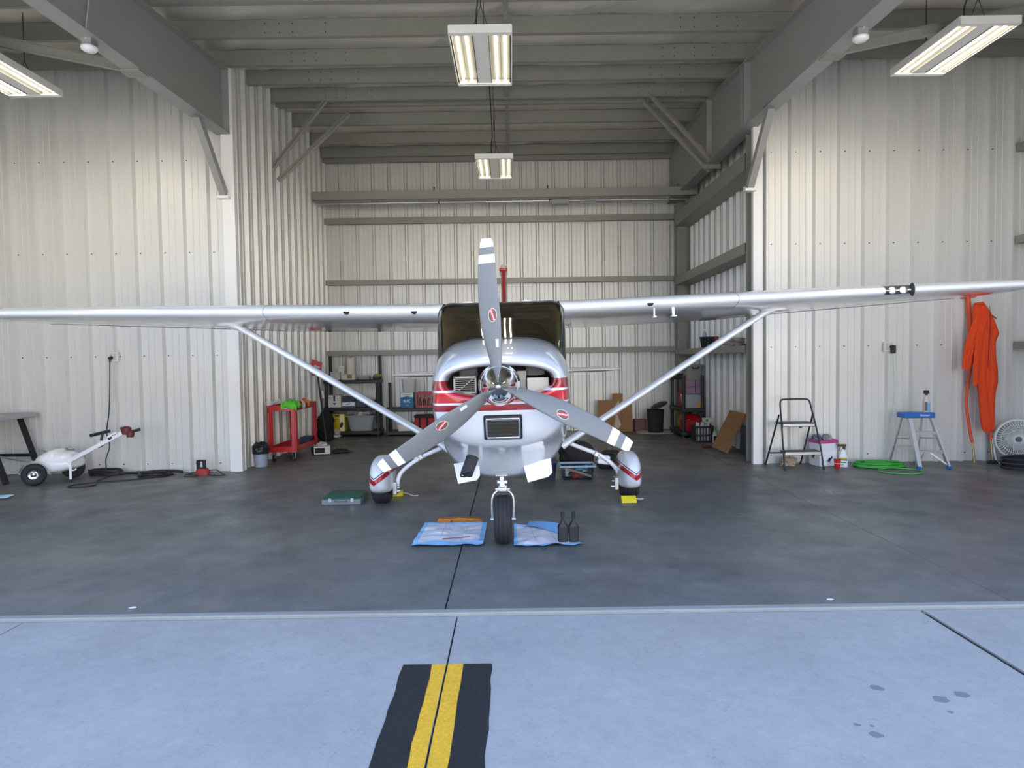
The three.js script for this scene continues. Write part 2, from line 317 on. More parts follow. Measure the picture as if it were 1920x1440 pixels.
// back wall
girt([-3.93, 4.53, -14.22], [3.5, 4.53, -14.22], 0.12, 0.1);
girt([-3.93, 3.235, -14.22], [3.5, 3.235, -14.22], 0.1, 0.1);
girt([-3.93, 1.735, -14.22], [3.5, 1.735, -14.22], 0.1, 0.12);
girt([-3.93, 5.82, -14.22], [3.5, 5.82, -14.22], 0.12, 0.1);
// alcove right
for (const [y, h] of [[4.40, 0.24], [3.14, 0.16], [1.665, 0.1]]) girt([3.78, y, -9.78], [3.78, y, -13.95], h, 0.33, -1, 0);
// right side wall
for (const y of [4.44, 3.15, 1.655]) girt([7.37, y, -9.45], [7.37, y, -4.2], 0.1, 0.2, -1, 0);
{ // cross channel, conduit, junction box
  const s = struct('cross_channel'); mesh('channel', [box(7.5, 0.15, 0.008, -0.1, 4.79, -13.0), box(7.5, 0.006, 0.1, -0.1, 4.867, -13.05), box(7.5, 0.006, 0.1, -0.1, 4.715, -13.05)], mGalv, s);
  const c = thing('electrical_conduit', 'thin metal conduit running across above the back wall girts', 'conduit');
  mesh('pipe', rod([-3.9, 4.725, -13.4], [0.843, 4.725, -13.4], 0.02, 0.02, 10), mAlu, c);
  mesh('pipe', rod([1.197, 4.725, -13.4], [3.55, 4.725, -13.4], 0.02, 0.02, 10), mAlu, c);
  for (const x of [-1.42, 0.8]) mesh('hanger', [rod([x, 4.735, -13.4], [x - 0.05, 4.9, -13.1], 0.012), rod([x, 4.70, -13.4], [x, 4.77, -13.4], 0.024), rod([x - 0.05, 4.87, -13.1], [x - 0.05, 4.95, -13.1], 0.02)], mChrome, c);
  mesh('hanger', [rod([3.2, 4.735, -13.4], [3.3, 4.95, -13.05], 0.014), rod([3.2, 4.70, -13.4], [3.2, 4.77, -13.4], 0.022)], mChrome, c);
  const j = thing('junction_box', 'grey steel junction box on the overhead conduit', 'electrical box', [1.02, 4.735, -13.36]);
  mesh('body', rbox(0.35, 0.19, 0.12, 0.01), M(lin(0.28, 0.29, 0.28), { roughness: 0.5, metalness: 0.4 }), j); mesh('lid', rbox(0.33, 0.17, 0.012, 0.005, 0, 0, 0.062), M(lin(0.3, 0.31, 0.3), { roughness: 0.5, metalness: 0.4 }), j);
}
// ---------------------------------------------------------------- lamps
const mTube = new THREE.MeshStandardMaterial({ color: 0xffffff, emissive: lin(1.0, 0.93, 0.74), emissiveIntensity: 3.2, roughness: 0.4 });
const LAMP = 32.0;
function lamp(x, y, Zn, Zf, label, roof) {
  const L = Zf - Zn, W = 0.61, t = thing('hanging_light', label, 'light', [x, y, -(Zn + Zf) / 2], 0, 'fluorescent lights hanging over the airplane');
  const mh = MP(lin(0.78, 0.77, 0.72), { roughness: 0.35, clearcoat: 0.3 }), mr = M(lin(0.34, 0.33, 0.29), { roughness: 0.45, metalness: 0.2 });
  mesh('housing', [box(W, 0.012, L, 0, 0.07, 0), box(0.012, 0.08, L, -W / 2, 0.035, 0), box(0.012, 0.08, L, W / 2, 0.035, 0), box(W, 0.08, 0.03, 0, 0.035, L / 2), box(W, 0.08, 0.03, 0, 0.035, -L / 2), box(0.15, 0.05, L - 0.06, 0, 0.04, 0), box(W, 0.012, 0.06, 0, 0.004, L / 2 - 0.02), box(W, 0.012, 0.05, 0, 0.004, -L / 2 + 0.02)], mh, t);
  for (const s of [-1, 1]) mesh('reflector', [bar([s * 0.19, 0.062, -L / 2], [s * 0.19, 0.062, L / 2], 0.21, 0.004), bar([s * 0.285, 0.035, -L / 2], [s * 0.285, 0.035, L / 2], 0.004, 0.06), bar([s * 0.082, 0.035, -L / 2], [s * 0.082, 0.035, L / 2], 0.004, 0.06), bar([s * 0.19, 0.045, -L / 2], [s * 0.19, 0.045, L / 2], 0.004, 0.04)], mr, t);
  for (const tx of [-0.238, -0.145, 0.145, 0.238]) mesh('tube', rod([tx, 0.03, -L / 2 + 0.05], [tx, 0.03, L / 2 - 0.05], 0.0125, 0.0125, 10), mTube, t);
  const w = [];
  for (const s of [-1, 1]) { const z = s * (L / 2 - 0.18); w.push(rod([-0.1, 0.075, z], [0, 0.35, z], 0.004, 0.004, 6), rod([0.1, 0.075, z], [0, 0.35, z], 0.004, 0.004, 6), rod([0, 0.35, z], [0, roof((Zn + Zf) / 2 - z) - y + 0.2, z], 0.005, 0.005, 6)); }
  for (let k = 0; k < 2; k++) mesh('hanging_wire', w.slice(k * 3, k * 3 + 3), mScrew, t);
  mesh('power_cord', tube([[-0.03, 0.08, L / 2 - 0.3], [-0.05, 0.3, L / 2 - 0.32], [-0.03, 0.5, L / 2 - 0.25], [-0.06, roof(Zn + 0.2) - y + 0.2, L / 2 - 0.2]], 0.008, 20, 6), mBlack, t);
  for (const tx of [-0.238, -0.145, 0.145, 0.238]) { // one light per tube, just under its glowing face
    const a = new THREE.RectAreaLight(new THREE.Color(1.0, 0.9, 0.70), LAMP, 0.025, L - 0.1);
    a.position.set(x + tx, y + 0.014, -(Zn + Zf) / 2); a.lookAt(x + tx, y - 2, -(Zn + Zf) / 2); scene.add(a);
  }
}
lamp(-0.26, 4.71, 6.5, 7.72, 'four-tube hanging light above the propeller and windshield', roofY);
lamp(-0.24, 4.80, 10.8, 12.0, 'four-tube hanging light near the back wall conduit', roofY);
lamp(-5.65, 4.79, 6.85, 8.06, 'four-tube hanging light on the side with the tug', roofY);
lamp(4.84, 4.85, 6.75, 7.96, 'four-tube hanging light on the side with the step ladder', roofY);
function detector(x, Z, y, label) {
  const t = thing('ceiling_sensor', label, 'sensor', [x, y, -Z]);
  mesh('mounting_box', box(0.1, 0.07, 0.1, 0, 0.0, 0), mSteel, t);
  mesh('sensor_dome', lathe([[0.001, -0.085], [0.05, -0.08], [0.072, -0.06], [0.075, -0.035], [0.05, -0.034], [0.001, -0.034]], 24), mWhite, t);
  mesh('wire', tube([[0, 0.02, 0.05], [0.03, 0.12, 0.09], [0.03, 0.3, 0.05], [0.035, 0.55, 0.03]], 0.006, 20, 6), M(lin(0.6, 0.6, 0.58)), t);
}
detector(-4.03, 6.5, 4.665, 'round white sensor under the rafter on the tug side');
detector(3.42, 6.52, 4.665, 'round white sensor under the rafter on the step ladder side');

// ---------------------------------------------------------------- the airplane
const paintMap = (draw, w = 512, h = 512) => ctex(w, h, draw);
const mPaint = MP(lin(0.82, 0.82, 0.82), { roughness: 0.3, clearcoat: 1, clearcoatRoughness: 0.06 });
const plane = thing('light_airplane', 'white and red high-wing propeller airplane parked nose out', 'airplane', [-0.07, 0, -7.33]);
const tilt = 0.0140, A0 = 7.33;
const body = (g) => g.applyMatrix4(new THREE.Matrix4().makeRotationZ(tilt));   // the airframe leans a little on its legs
const imp = (s, x, y) => { const h = y > s.yc ? s.ht : s.hb, n = y > s.yc ? s.n : s.nb; return Math.pow(Math.abs(x / s.a), n) + Math.pow(Math.abs((y - s.yc) / h), n) - 1; };
const C0 = [0, 1.395];
function polar(s, th, C = C0) { const dx = Math.cos(th), dy = Math.sin(th); let a = 0, b = 2.5; for (let i = 0; i < 40; i++) { const m = (a + b) / 2; if (imp(s, C[0] + dx * m, C[1] + dy * m) < 0) a = m; else b = m; } return [C[0] + dx * a, C[1] + dy * a]; }
const sh = (a, top, bot, n = 2.8, nb = 2.6, yc = 1.25) => ({ a, yc, ht: top - yc, hb: yc - bot, n, nb });
const hole = (a, h) => ({ a, yc: 1.405, ht: h, hb: h, n: 2.5, nb: 2.5 });
const gl = (y) => { const k = Math.min(1, Math.max(0, (1.25 - y) / 0.4)); return k * k; };
let mCowl;
{
  // cowling: inlet duct, lip, face and sides in one skin; paint bands by height
  const rings = [
    [hole(0.39, 0.102), () => 5.05], [hole(0.40, 0.108), () => 4.90], [hole(0.407, 0.112), () => 4.855], [hole(0.416, 0.12), () => 4.828], [hole(0.43, 0.132), () => 4.815],
    [hole(0.442, 0.146), (y) => 4.815 + 0.05 * gl(y)],
  ];
  const A = hole(0.442, 0.146), B = sh(0.472, 1.575, 0.93, 3.1, 2.5);
  const NU = 144, pts = [];
  for (const [s, z] of rings) pts.push(Array.from({ length: NU + 1 }, (_, i) => { const p = polar(s, (i / NU) * 2 * Math.PI); return [p[0], p[1], z(p[1])]; }));
  for (const k of [0.25, 0.5, 0.75, 1]) pts.push(Array.from({ length: NU + 1 }, (_, i) => { const th = (i / NU) * 2 * Math.PI, p = polar(A, th), q = polar(B, th), x = p[0] + (q[0] - p[0]) * k, y = p[1] + (q[1] - p[1]) * k; return [x, y, 4.815 + 0.03 * k * k + 0.13 * gl(y)]; }));
  for (const [s, z] of [
    [sh(0.488, 1.592, 0.885, 3.1, 2.5), (y) => 4.875 + 0.2 * gl(y)], [sh(0.508, 1.612, 0.82, 3.2, 2.45), (y) => 4.95 + 0.26 * gl(y)],
    [sh(0.534, 1.642, 0.72, 3.3, 2.4), (y) => 5.12 + 0.27 * gl(y)], [sh(0.56, 1.682, 0.605, 3.4, 2.4), (y) => 5.36 + 0.14 * gl(y)],
    [sh(0.58, 1.715, 0.55, 3.5, 2.45), (y) => 5.6 + 0.04 * gl(y)], [sh(0.586, 1.742, 0.54, 3.6, 2.5), () => 5.88], [sh(0.586, 1.748, 0.54, 3.6, 2.5), () => 5.98]])
    pts.push(Array.from({ length: NU + 1 }, (_, i) => { const p = polar(s, (i / NU) * 2 * Math.PI); return [p[0], p[1], z(p[1])]; }));
  const nv = pts.length - 1;
  const g = grid(NU, nv, (u, v) => { const p = pts[Math.round(v * nv)][Math.round(u * NU)]; return [p[0], p[1], A0 - p[2], p[2] * 0.5, p[1] / 2]; }, true);
  const bands = paintMap((c, w, h) => { // v = height / 2
    c.fillStyle = '#e9ecf1'; c.fillRect(0, 0, w, h);
    const bnd = (y0, y1, col) => { c.fillStyle = col; c.fillRect(0, h * (1 - y1 / 2), w, h * (y1 - y0) / 2); };
    bnd(1.345, 1.415, '#a81220'); bnd(1.252, 1.328, '#c8141c'); bnd(1.19, 1.235, '#9c1022');
  }, 64, 2048);
  mCowl = MP(lin(0.9, 0.9, 0.9), { map: bands, roughness: 0.3, clearcoat: 1, clearcoatRoughness: 0.05 });
  const cw = mesh('cowling', body(g), mCowl, plane, true);
  // oil-cooler style grill in the chin
  const P = (x, y, Z) => [x, y, A0 - Z];
  const gr = sub('chin_intake', plane); const G = (name, geos, m) => mesh(name, geos, m, gr);
  const gx = 0.0, gy = 0, gz = 0; gr.position.set(0, 1.062, A0 - 4.852); gr.rotation.set(0.40, 0, tilt);
  G('recess', [rbox(0.285, 0.2, 0.034, 0.014, gx, gy, gz - 0.004)], M(lin(0.012, 0.012, 0.013), { roughness: 0.6 }));
  G('chrome_frame', [rbox(0.25, 0.02, 0.02, 0.006, gx, gy + 0.078, gz + 0.014), rbox(0.25, 0.02, 0.02, 0.006, gx, gy - 0.078, gz + 0.014), rbox(0.016, 0.15, 0.02, 0.005, gx - 0.12, gy, gz + 0.014), rbox(0.016, 0.15, 0.02, 0.005, gx + 0.12, gy, gz + 0.014)], mChrome);
  for (let k = 0; k < 4; k++) G('louver', [box(0.222, 0.004, 0.024, gx, gy - 0.048 + k * 0.032, gz + 0.016, [0.5, 0, 0])], M(lin(0.09, 0.08, 0.06), { roughness: 0.4, metalness: 0.5 }));
  G('filter_screen', [box(0.224, 0.14, 0.004, gx, gy, gz + 0.0145)], M(lin(0.03, 0.026, 0.02), { roughness: 0.7 }));
  // what shows inside the inlets
  const inl = sub('engine_bay', plane); const E = (name, geos, m) => mesh(name, geos.map(body), m, inl);
  E('baffle_plate', [box(0.86, 0.34, 0.01, 0, 1.40, A0 - 5.2)], mBlackMatte);
  E('oil_cooler', [box(0.17, 0.012, 0.05, -0.265, 1.435, A0 - 5.0), box(0.17, 0.012, 0.05, -0.265, 1.318, A0 - 5.0), box(0.012, 0.12, 0.05, -0.345, 1.377, A0 - 5.0), box(0.012, 0.12, 0.05, -0.185, 1.377, A0 - 5.0), ...Array.from({ length: 7 }, (_, k) => box(0.155, 0.006, 0.045, -0.265, 1.332 + k * 0.015, A0 - 5.0)), bar([-0.33, 1.322, A0 - 4.965], [-0.2, 1.425, A0 - 4.965], 0.008, 0.006)], M(lin(0.42, 0.41, 0.33), { roughness: 0.5, metalness: 0.2 }));
  for (const fx of [-0.24, 0.27]) E('cylinder_fins', [box(0.1, 0.09, 0.1, fx, 1.48, A0 - 5.12), ...Array.from({ length: 9 }, (_, k) => box(0.14, 0.004, 0.12, fx, 1.443 + k * 0.009, A0 - 5.1))], M(lin(0.1, 0.1, 0.1), { roughness: 0.5, metalness: 0.5 }));
  E('cream_baffle', [box(0.16, 0.125, 0.02, 0.285, 1.355, A0 - 5.0)], M(lin(0.62, 0.60, 0.50), { roughness: 0.5 }));
  E('lower_tray', [box(0.1, 0.01, 0.1, 0.17, 1.315, A0 - 5.0), box(0.07, 0.16, 0.08, 0.165, 1.39, A0 - 5.08)], M(lin(0.3, 0.3, 0.28), { roughness: 0.5, metalness: 0.4 }));
  // cowl flaps and exhaust
  const flap = (x0, x1, y0, sk) => poly([[x0, y0], [x1, y0 + sk], [x1 + 0.006, y0 - 0.10], [x1 - 0.02, y0 - 0.135], [x0 + 0.035 - (sk < 0 ? 0.0 : 0), y0 - 0.16]], 0.006, 0.003);
  mesh('cowl_flap', body(xf(flap(-0.175, 0.03, 0, 0.03), [-0.235, 0.705, A0 - 5.46], [-0.25, 0, 0])), mPaint, plane);
  mesh('cowl_flap', body(xf(poly([[-0.12, 0], [0.105, 0.045], [0.115, -0.07], [0.08, -0.105], [-0.085, -0.145]], 0.006, 0.003), [0.285, 0.685, A0 - 5.46], [-0.25, 0, 0])), mPaint, plane);
  mesh('exhaust_pipe', body(mergeGeometries([rod([-0.225, 0.83, A0 - 5.40], [-0.295, 0.655, A0 - 5.26], 0.05, 0.05, 24), torus(0.05, 0.007, -0.295, 0.655, A0 - 5.26, [1.05, 0.25, 0.0]), torus(0.056, 0.01, -0.242, 0.785, A0 - 5.365, [1.1, 0.3, 0])].map((q) => clean(q)))), M(lin(0.055, 0.052, 0.055), { roughness: 0.6, metalness: 0.4 }), plane);
}
{ // cabin and tail cone
  const mk = (a, top, bot, n, nb, yc = 1.25) => sh(a, top, bot, n, nb, yc);
  const st = [[5.96, mk(0.586, 1.748, 0.54, 3.6, 2.5)], [6.2, mk(0.60, 1.90, 0.55, 7, 2.6)], [6.56, mk(0.614, 2.115, 0.55, 20, 2.8)], [6.75, mk(0.616, 2.14, 0.55, 20, 2.8)], [7.6, mk(0.616, 2.13, 0.56, 12, 2.8)], [8.1, mk(0.6, 2.08, 0.6, 5, 2.7)], [8.6, mk(0.5, 1.88, 0.72, 3.4, 2.6)], [9.2, mk(0.37, 1.70, 0.88, 2.8, 2.5)], [10.0, mk(0.22, 1.56, 1.05, 2.5, 2.4, 1.3)], [10.75, mk(0.1, 1.5, 1.2, 2.2, 2.2, 1.35)]];
  const t1 = 0.16, C = [0, 1.33];
  const at = (Z) => { let i = 0; while (i + 2 < st.length && st[i + 1][0] < Z) i++; const k = Math.min(1, Math.max(0, (Z - st[i][0]) / (st[i + 1][0] - st[i][0]))), a = st[i][1], b = st[i + 1][1], o = {}; for (const q in a) o[q] = a[q] + (b[q] - a[q]) * k; return o; };
  // skin beside and below the windshield, then all round
  const low = grid(60, 10, (u, v) => { const Z = 5.96 + 0.6 * v, th = Math.PI - t1 + u * (Math.PI + 2 * t1), p = polar(at(Z), th, C); return [p[0], p[1], A0 - Z, Z * 0.5, p[1] / 2]; });
  const full = grid(96, 40, (u, v) => { const Z = 6.56 + 4.19 * v, p = polar(at(Z), u * 2 * Math.PI, C); return [p[0], p[1], A0 - Z, Z * 0.5, p[1] / 2]; }, true);
  mesh('fuselage', [body(low), body(full)], mCowl, plane, true);
  mesh('tail_cap', body(ball(0.1, 0, 1.35, A0 - 10.75, [1, 1.5, 0.4])), mPaint, plane);
  const mGlass = MP(lin(0.66, 0.62, 0.48), { transmission: 1, thickness: 0, roughness: 0.03, ior: 1.5 });
  mesh('windshield', body(grid(60, 12, (u, v) => { const Z = 5.95 + 0.62 * v, th = t1 + u * (Math.PI - 2 * t1), p = polar(at(Z), th, C), bul = Math.sin(Math.PI * v) * 0.05 * Math.sin(th); return [p[0] * (1 + bul * 0.3), p[1] + bul * 0.6, A0 - Z + bul * 0.5]; })), mGlass, plane);
  const seal = (Z, r) => tube(Array.from({ length: 25 }, (_, i) => { const th = t1 + (i / 24) * (Math.PI - 2 * t1), p = polar(at(Z), th, C); return [p[0], p[1] + 0.004, A0 - Z]; }), r, 80, 6);
  mesh('windshield_frame', [body(seal(5.96, 0.008)), body(seal(6.565, 0.010))], M(lin(0.04, 0.04, 0.038), { roughness: 0.5 }), plane);
  // cabin inside
  const cab = sub('cabin', plane); const K = (n, gs, m) => mesh(n, gs.map(body), m, cab);
  const mSeat = M(lin(0.05, 0.045, 0.035), { roughness: 0.8 }), mLin = M(lin(0.55, 0.50, 0.38), { roughness: 0.9 });
  K('instrument_panel', [rbox(1.06, 0.42, 0.18, 0.06, 0, 1.44, A0 - 6.28), rbox(1.0, 0.06, 0.32, 0.03, 0, 1.66, A0 - 6.2)], M(lin(0.02, 0.019, 0.017), { roughness: 0.7 }));
  K('headliner', [grid(24, 12, (u, v) => { const Z = 6.62 + 1.5 * v, s = at(Z), th = 0.5 + u * (Math.PI - 1.0), p = polar({ ...s, a: s.a - 0.025, ht: s.ht - 0.03 }, th, C); return [p[0], p[1], A0 - Z]; })], mLin);
  K('rear_bulkhead', [box(1.1, 1.3, 0.02, 0, 1.35, A0 - 8.2)], M(lin(0.2, 0.18, 0.14), { roughness: 0.9 }));
  for (const s of [-1, 1]) { K('seat', [rbox(0.44, 0.58, 0.12, 0.05, s * 0.28, 1.40, A0 - 7.2, [-0.15, 0, 0]), rbox(0.24, 0.14, 0.08, 0.035, s * 0.28, 1.76, A0 - 7.26), rbox(0.44, 0.12, 0.46, 0.05, s * 0.28, 1.06, A0 - 6.98)], mSeat); K('sun_visor', [rbox(0.36, 0.10, 0.012, 0.005, s * 0.3, 1.99, A0 - 6.62, [-0.9, 0, 0])], mSeat); K('control_yoke', [torus(0.1, 0.012, s * 0.28, 1.50, A0 - 6.5, [0.2, 0, 0]), rod([s * 0.28, 1.50, A0 - 6.5], [s * 0.28, 1.50, A0 - 6.35], 0.012)], mBlack); }
  for (const s of [-1, 1]) for (const [z0, z1] of [[6.72, 7.4], [7.46, 8.0]]) mesh('side_window', body(grid(8, 6, (u, v) => { const Z = z0 + (z1 - z0) * u, y = 1.48 + 0.42 * v, q = at(Z), x = q.a * Math.pow(1 - Math.pow((y - q.yc) / q.ht, q.n), 1 / q.n) + 0.004; return [s * x, y, A0 - Z]; })), MP(lin(0.03, 0.03, 0.028), { roughness: 0.05, clearcoat: 1 }), plane);
  for (const x of [-0.34, 0.27]) mesh('cabin_vent', body(ball(0.05, x, 2.135, A0 - 6.75, [1.4, 0.5, 1.5])), mWhite, plane);
  // tail surfaces
  const hs = (s) => { const n = 6; return grid(28, n, (u, v) => { const sp = 0.1 + 1.67 * v, tip = v > 0.9 ? (1 - (v - 0.9) * 4) : 1, c = (1.15 - 0.38 * v) * tip, a = u * 2 * Math.PI, k = (1 - Math.cos(a)) / 2, t = Math.sin(a) * 0.052 * (1 - 0.4 * k) * (v > 0.99 ? 0.35 : 1); return [s * sp, 1.36 + t, A0 - 10.05 - 0.22 * v - k * c]; }, true); };
  for (const s of [-1, 1]) mesh('horizontal_stabilizer', body(hs(s)), mPaint, plane);
  mesh('fin', body(grid(28, 8, (u, v) => { const y = 1.45 + 1.5 * v, c = 1.25 - 0.6 * v, a = u * 2 * Math.PI, k = (1 - Math.cos(a)) / 2, t = Math.sin(a) * 0.055 * (1 - 0.4 * k); return [t, y, A0 - 9.75 - 0.62 * v - k * c]; }, true)), MP(lin(0.42, 0.012, 0.018), { roughness: 0.35, clearcoat: 0.6 }), plane);
  mesh('fin_cap', body(rbox(0.13, 0.06, 0.66, 0.028, 0, 2.965, A0 - 10.7)), MP(lin(0.42, 0.012, 0.018), { roughness: 0.35, clearcoat: 0.6 }), plane);
  mesh('beacon', body(lathe([[0.001, 0.08], [0.03, 0.075], [0.045, 0.04], [0.048, 0]], 16, [0, 2.99, A0 - 10.6])), M(lin(0.5, 0.48, 0.44), { roughness: 0.2 }), plane);
}
{ // wings
  const foil = (u) => { // closed loop: upper TE -> LE -> lower TE, returns [x/c, y/c]
    const up = u < 0.5, s = up ? 1 - u * 2 : u * 2 - 1, x = s * s * (1.6 - 0.6 * s), t = 0.6 * (0.2969 * Math.sqrt(x) - 0.126 * x - 0.3516 * x * x + 0.2843 * x ** 3 - 0.1036 * x ** 4), yc = x < 0.4 ? 0.02 / 0.16 * (0.8 * x - x * x) : 0.02 / 0.36 * (0.2 + 0.8 * x - x * x);
    return [x, up ? yc + t : yc - t];
  };
  const stn = [[0.6, 2.06, 6.57, 1.63, 4.9], [0.75, 2.063, 6.57, 1.63, 4.9], [2.6, 2.106, 6.57, 1.63, 4.7], [4.3, 2.15, 6.64, 1.34, 3.4], [5.25, 2.172, 6.69, 1.17, 2.2], [5.42, 2.18, 6.74, 1.08, 1.8], [5.52, 2.195, 6.86, 0.85, 1.4], [5.55, 2.21, 7.02, 0.5, 1.0]];
  const lerp = (x) => { let i = 0; while (i + 2 < stn.length && stn[i + 1][0] < x) i++; const k = (x - stn[i][0]) / (stn[i + 1][0] - stn[i][0]); return stn[i].map((q, j) => q + (stn[i + 1][j] - q) * k); };
  const pt = (x, u) => { const [, y, Z, c, inc] = lerp(x), [fx, fy] = foil(u), a = inc * Math.PI / 180; return [x, y + (fy * Math.cos(a) - fx * Math.sin(a)) * c, A0 - Z - (fx * Math.cos(a) + fy * Math.sin(a)) * c]; };
  const xs = []; for (let x = 0.6; x < 5.2; x += 0.2) xs.push(x); xs.push(5.25, 5.34, 5.42, 5.47, 5.52, 5.55);
  for (const s of [-1, 1]) {
    const w = mesh('wing', body(grid(80, xs.length - 1, (u, v) => { const p = pt(xs[Math.round(v * (xs.length - 1))], u); return [s * p[0], p[1], p[2]]; })), mPaint, plane);
    mesh('root_fairing', body(grid(80, 4, (u, v) => { const x = 0.585 + 0.17 * v, p = pt(Math.max(0.6, x), u), q = pt(Math.max(0.6, x), 0.5), e = 0.006 * Math.sin(Math.PI * Math.min(1, v * 1.3 + 0.1)); return [s * x, p[1] + (u < 0.5 ? e : -e), p[2] + e * Math.exp(-30 * Math.abs(u - 0.5))]; })), mPaint, w);
    const LE = (x, up) => { const p = pt(x, 0.5 + up); return [s * p[0], p[1], p[2]]; };
    const holes = s < 0 ? [1.53, 0.86] : [1.48, 0.9];
    holes.forEach((x, i) => { const p = LE(x, 0.02); if (s > 0 && i) { mesh('vent_cover', body(poly([[-0.03, 0.012], [0.03, 0.012], [0.016, -0.012], [-0.016, -0.012]], 0.004, 0, [p[0], p[1] + 0.01, p[2] + 0.002])), mPaint, w); return; } mesh('air_vent', body(xf(new THREE.CylinderGeometry(0.031, 0.031, 0.02, 20, 1, false, -Math.PI / 2, Math.PI), [p[0], p[1] + 0.012, p[2] + 0.002], [Math.PI / 2, 0, 0])), mBlackMatte, w); });
    if (s > 0) {
      for (const [x, d] of [[1.53, 0.02], [1.72, 0.032]]) { const p = pt(x, 0.6); mesh('vent_tube', body(mergeGeometries([clean(rod([x, p[1] + 0.03, p[2] + 0.02], [x, p[1] - 0.075, p[2] + 0.03], d * 0.45, d * 0.45, 10)), clean(box(d * 1.4, 0.012, 0.08, x + d * 0.3, p[1] - 0.075, p[2] + 0.0))])), mWhite, w); }
      // landing light behind a clear nose section
      mesh('landing_light_lens', body(grid(24, 6, (u, v) => { const x = 3.84 + 0.30 * v, uu = 0.405 + 0.165 * u, p = pt(x, uu), n = pt(x, 0.5); const e = 0.003; return [x, p[1] + (p[1] - 2.09) * 0.02, p[2] + e]; })), MP(lin(0.30, 0.28, 0.22), { roughness: 0.06, clearcoat: 1, metalness: 0.8 }), w);
      const q = pt(3.95, 0.5); for (const dx of [-0.05, 0.06]) mesh('landing_lamp', body(xf(new THREE.SphereGeometry(0.055, 20, 10, 0, Math.PI * 2, 0, 1.2), [3.96 + dx, q[1], q[2] - 0.006], [Math.PI / 2, 0, 0], [0.8, 0.22, 0.8])), mChrome, w);
      const bx = pt(4.13, 0.5); mesh('lamp_bay_end', body(ball(0.05, 4.115, bx[1], bx[2] - 0.01, [0.55, 1.35, 0.4])), mBlackMatte, w);
    }
    // aileron and flap gaps, panel joints
    const dk = M(lin(0.12, 0.12, 0.12));
    mesh('panel_seam', body(tube(Array.from({ length: 24 }, (_, i) => { const p = pt(2.36, 0.30 + 0.35 * i / 23); return [s * p[0], p[1], p[2]]; }), 0.0025, 40, 4)), dk, w);
    mesh('aileron_gap', body(tube(Array.from({ length: 24 }, (_, i) => { const r = pt(2.6 + 2.6 * i / 23, 0.93); return [s * r[0], r[1] - 0.001, r[2]]; }), 0.003, 40, 4)), dk, w);
    // lift strut, streamlined, with a flared cuff at the wing
    const up = pt(2.86, 0.72), a = V(s * 2.86, up[1] - 0.0, A0 - 7.1), b = V(s * 0.60, 0.62, A0 - 7.05), d = b.clone().sub(a), L = d.length(), zz = d.clone().normalize(), xx = V(0, 0, 1).sub(zz.clone().multiplyScalar(zz.z)).normalize(), yy = zz.clone().cross(xx);
    const sec = (k, j) => { const an = j * 2 * Math.PI, fl = k < 0.035 ? 1 + 0.7 * (1 - k / 0.035) : k > 0.95 ? 1 + 0.4 * (k - 0.95) / 0.05 : 1, p = a.clone().addScaledVector(zz, k * L).addScaledVector(xx, Math.cos(an) * 0.085 * fl).addScaledVector(yy, Math.sin(an) * 0.034 * fl); return [p.x, p.y, p.z]; };
    const ks = [0, 0.01, 0.02, 0.035, 0.1, 0.5, 0.9, 0.95, 0.98, 1];
    const stt = mesh('lift_strut', body(grid(28, ks.length - 1, (u, v) => sec(ks[Math.round(v * (ks.length - 1))], u), true)), mPaint, plane);
    mesh('strut_cuff', body(ball(0.11, s * 2.9, up[1] - 0.005, A0 - 7.08, [1.3, 0.28, 1.15], 24)), mPaint, stt);
  }
}
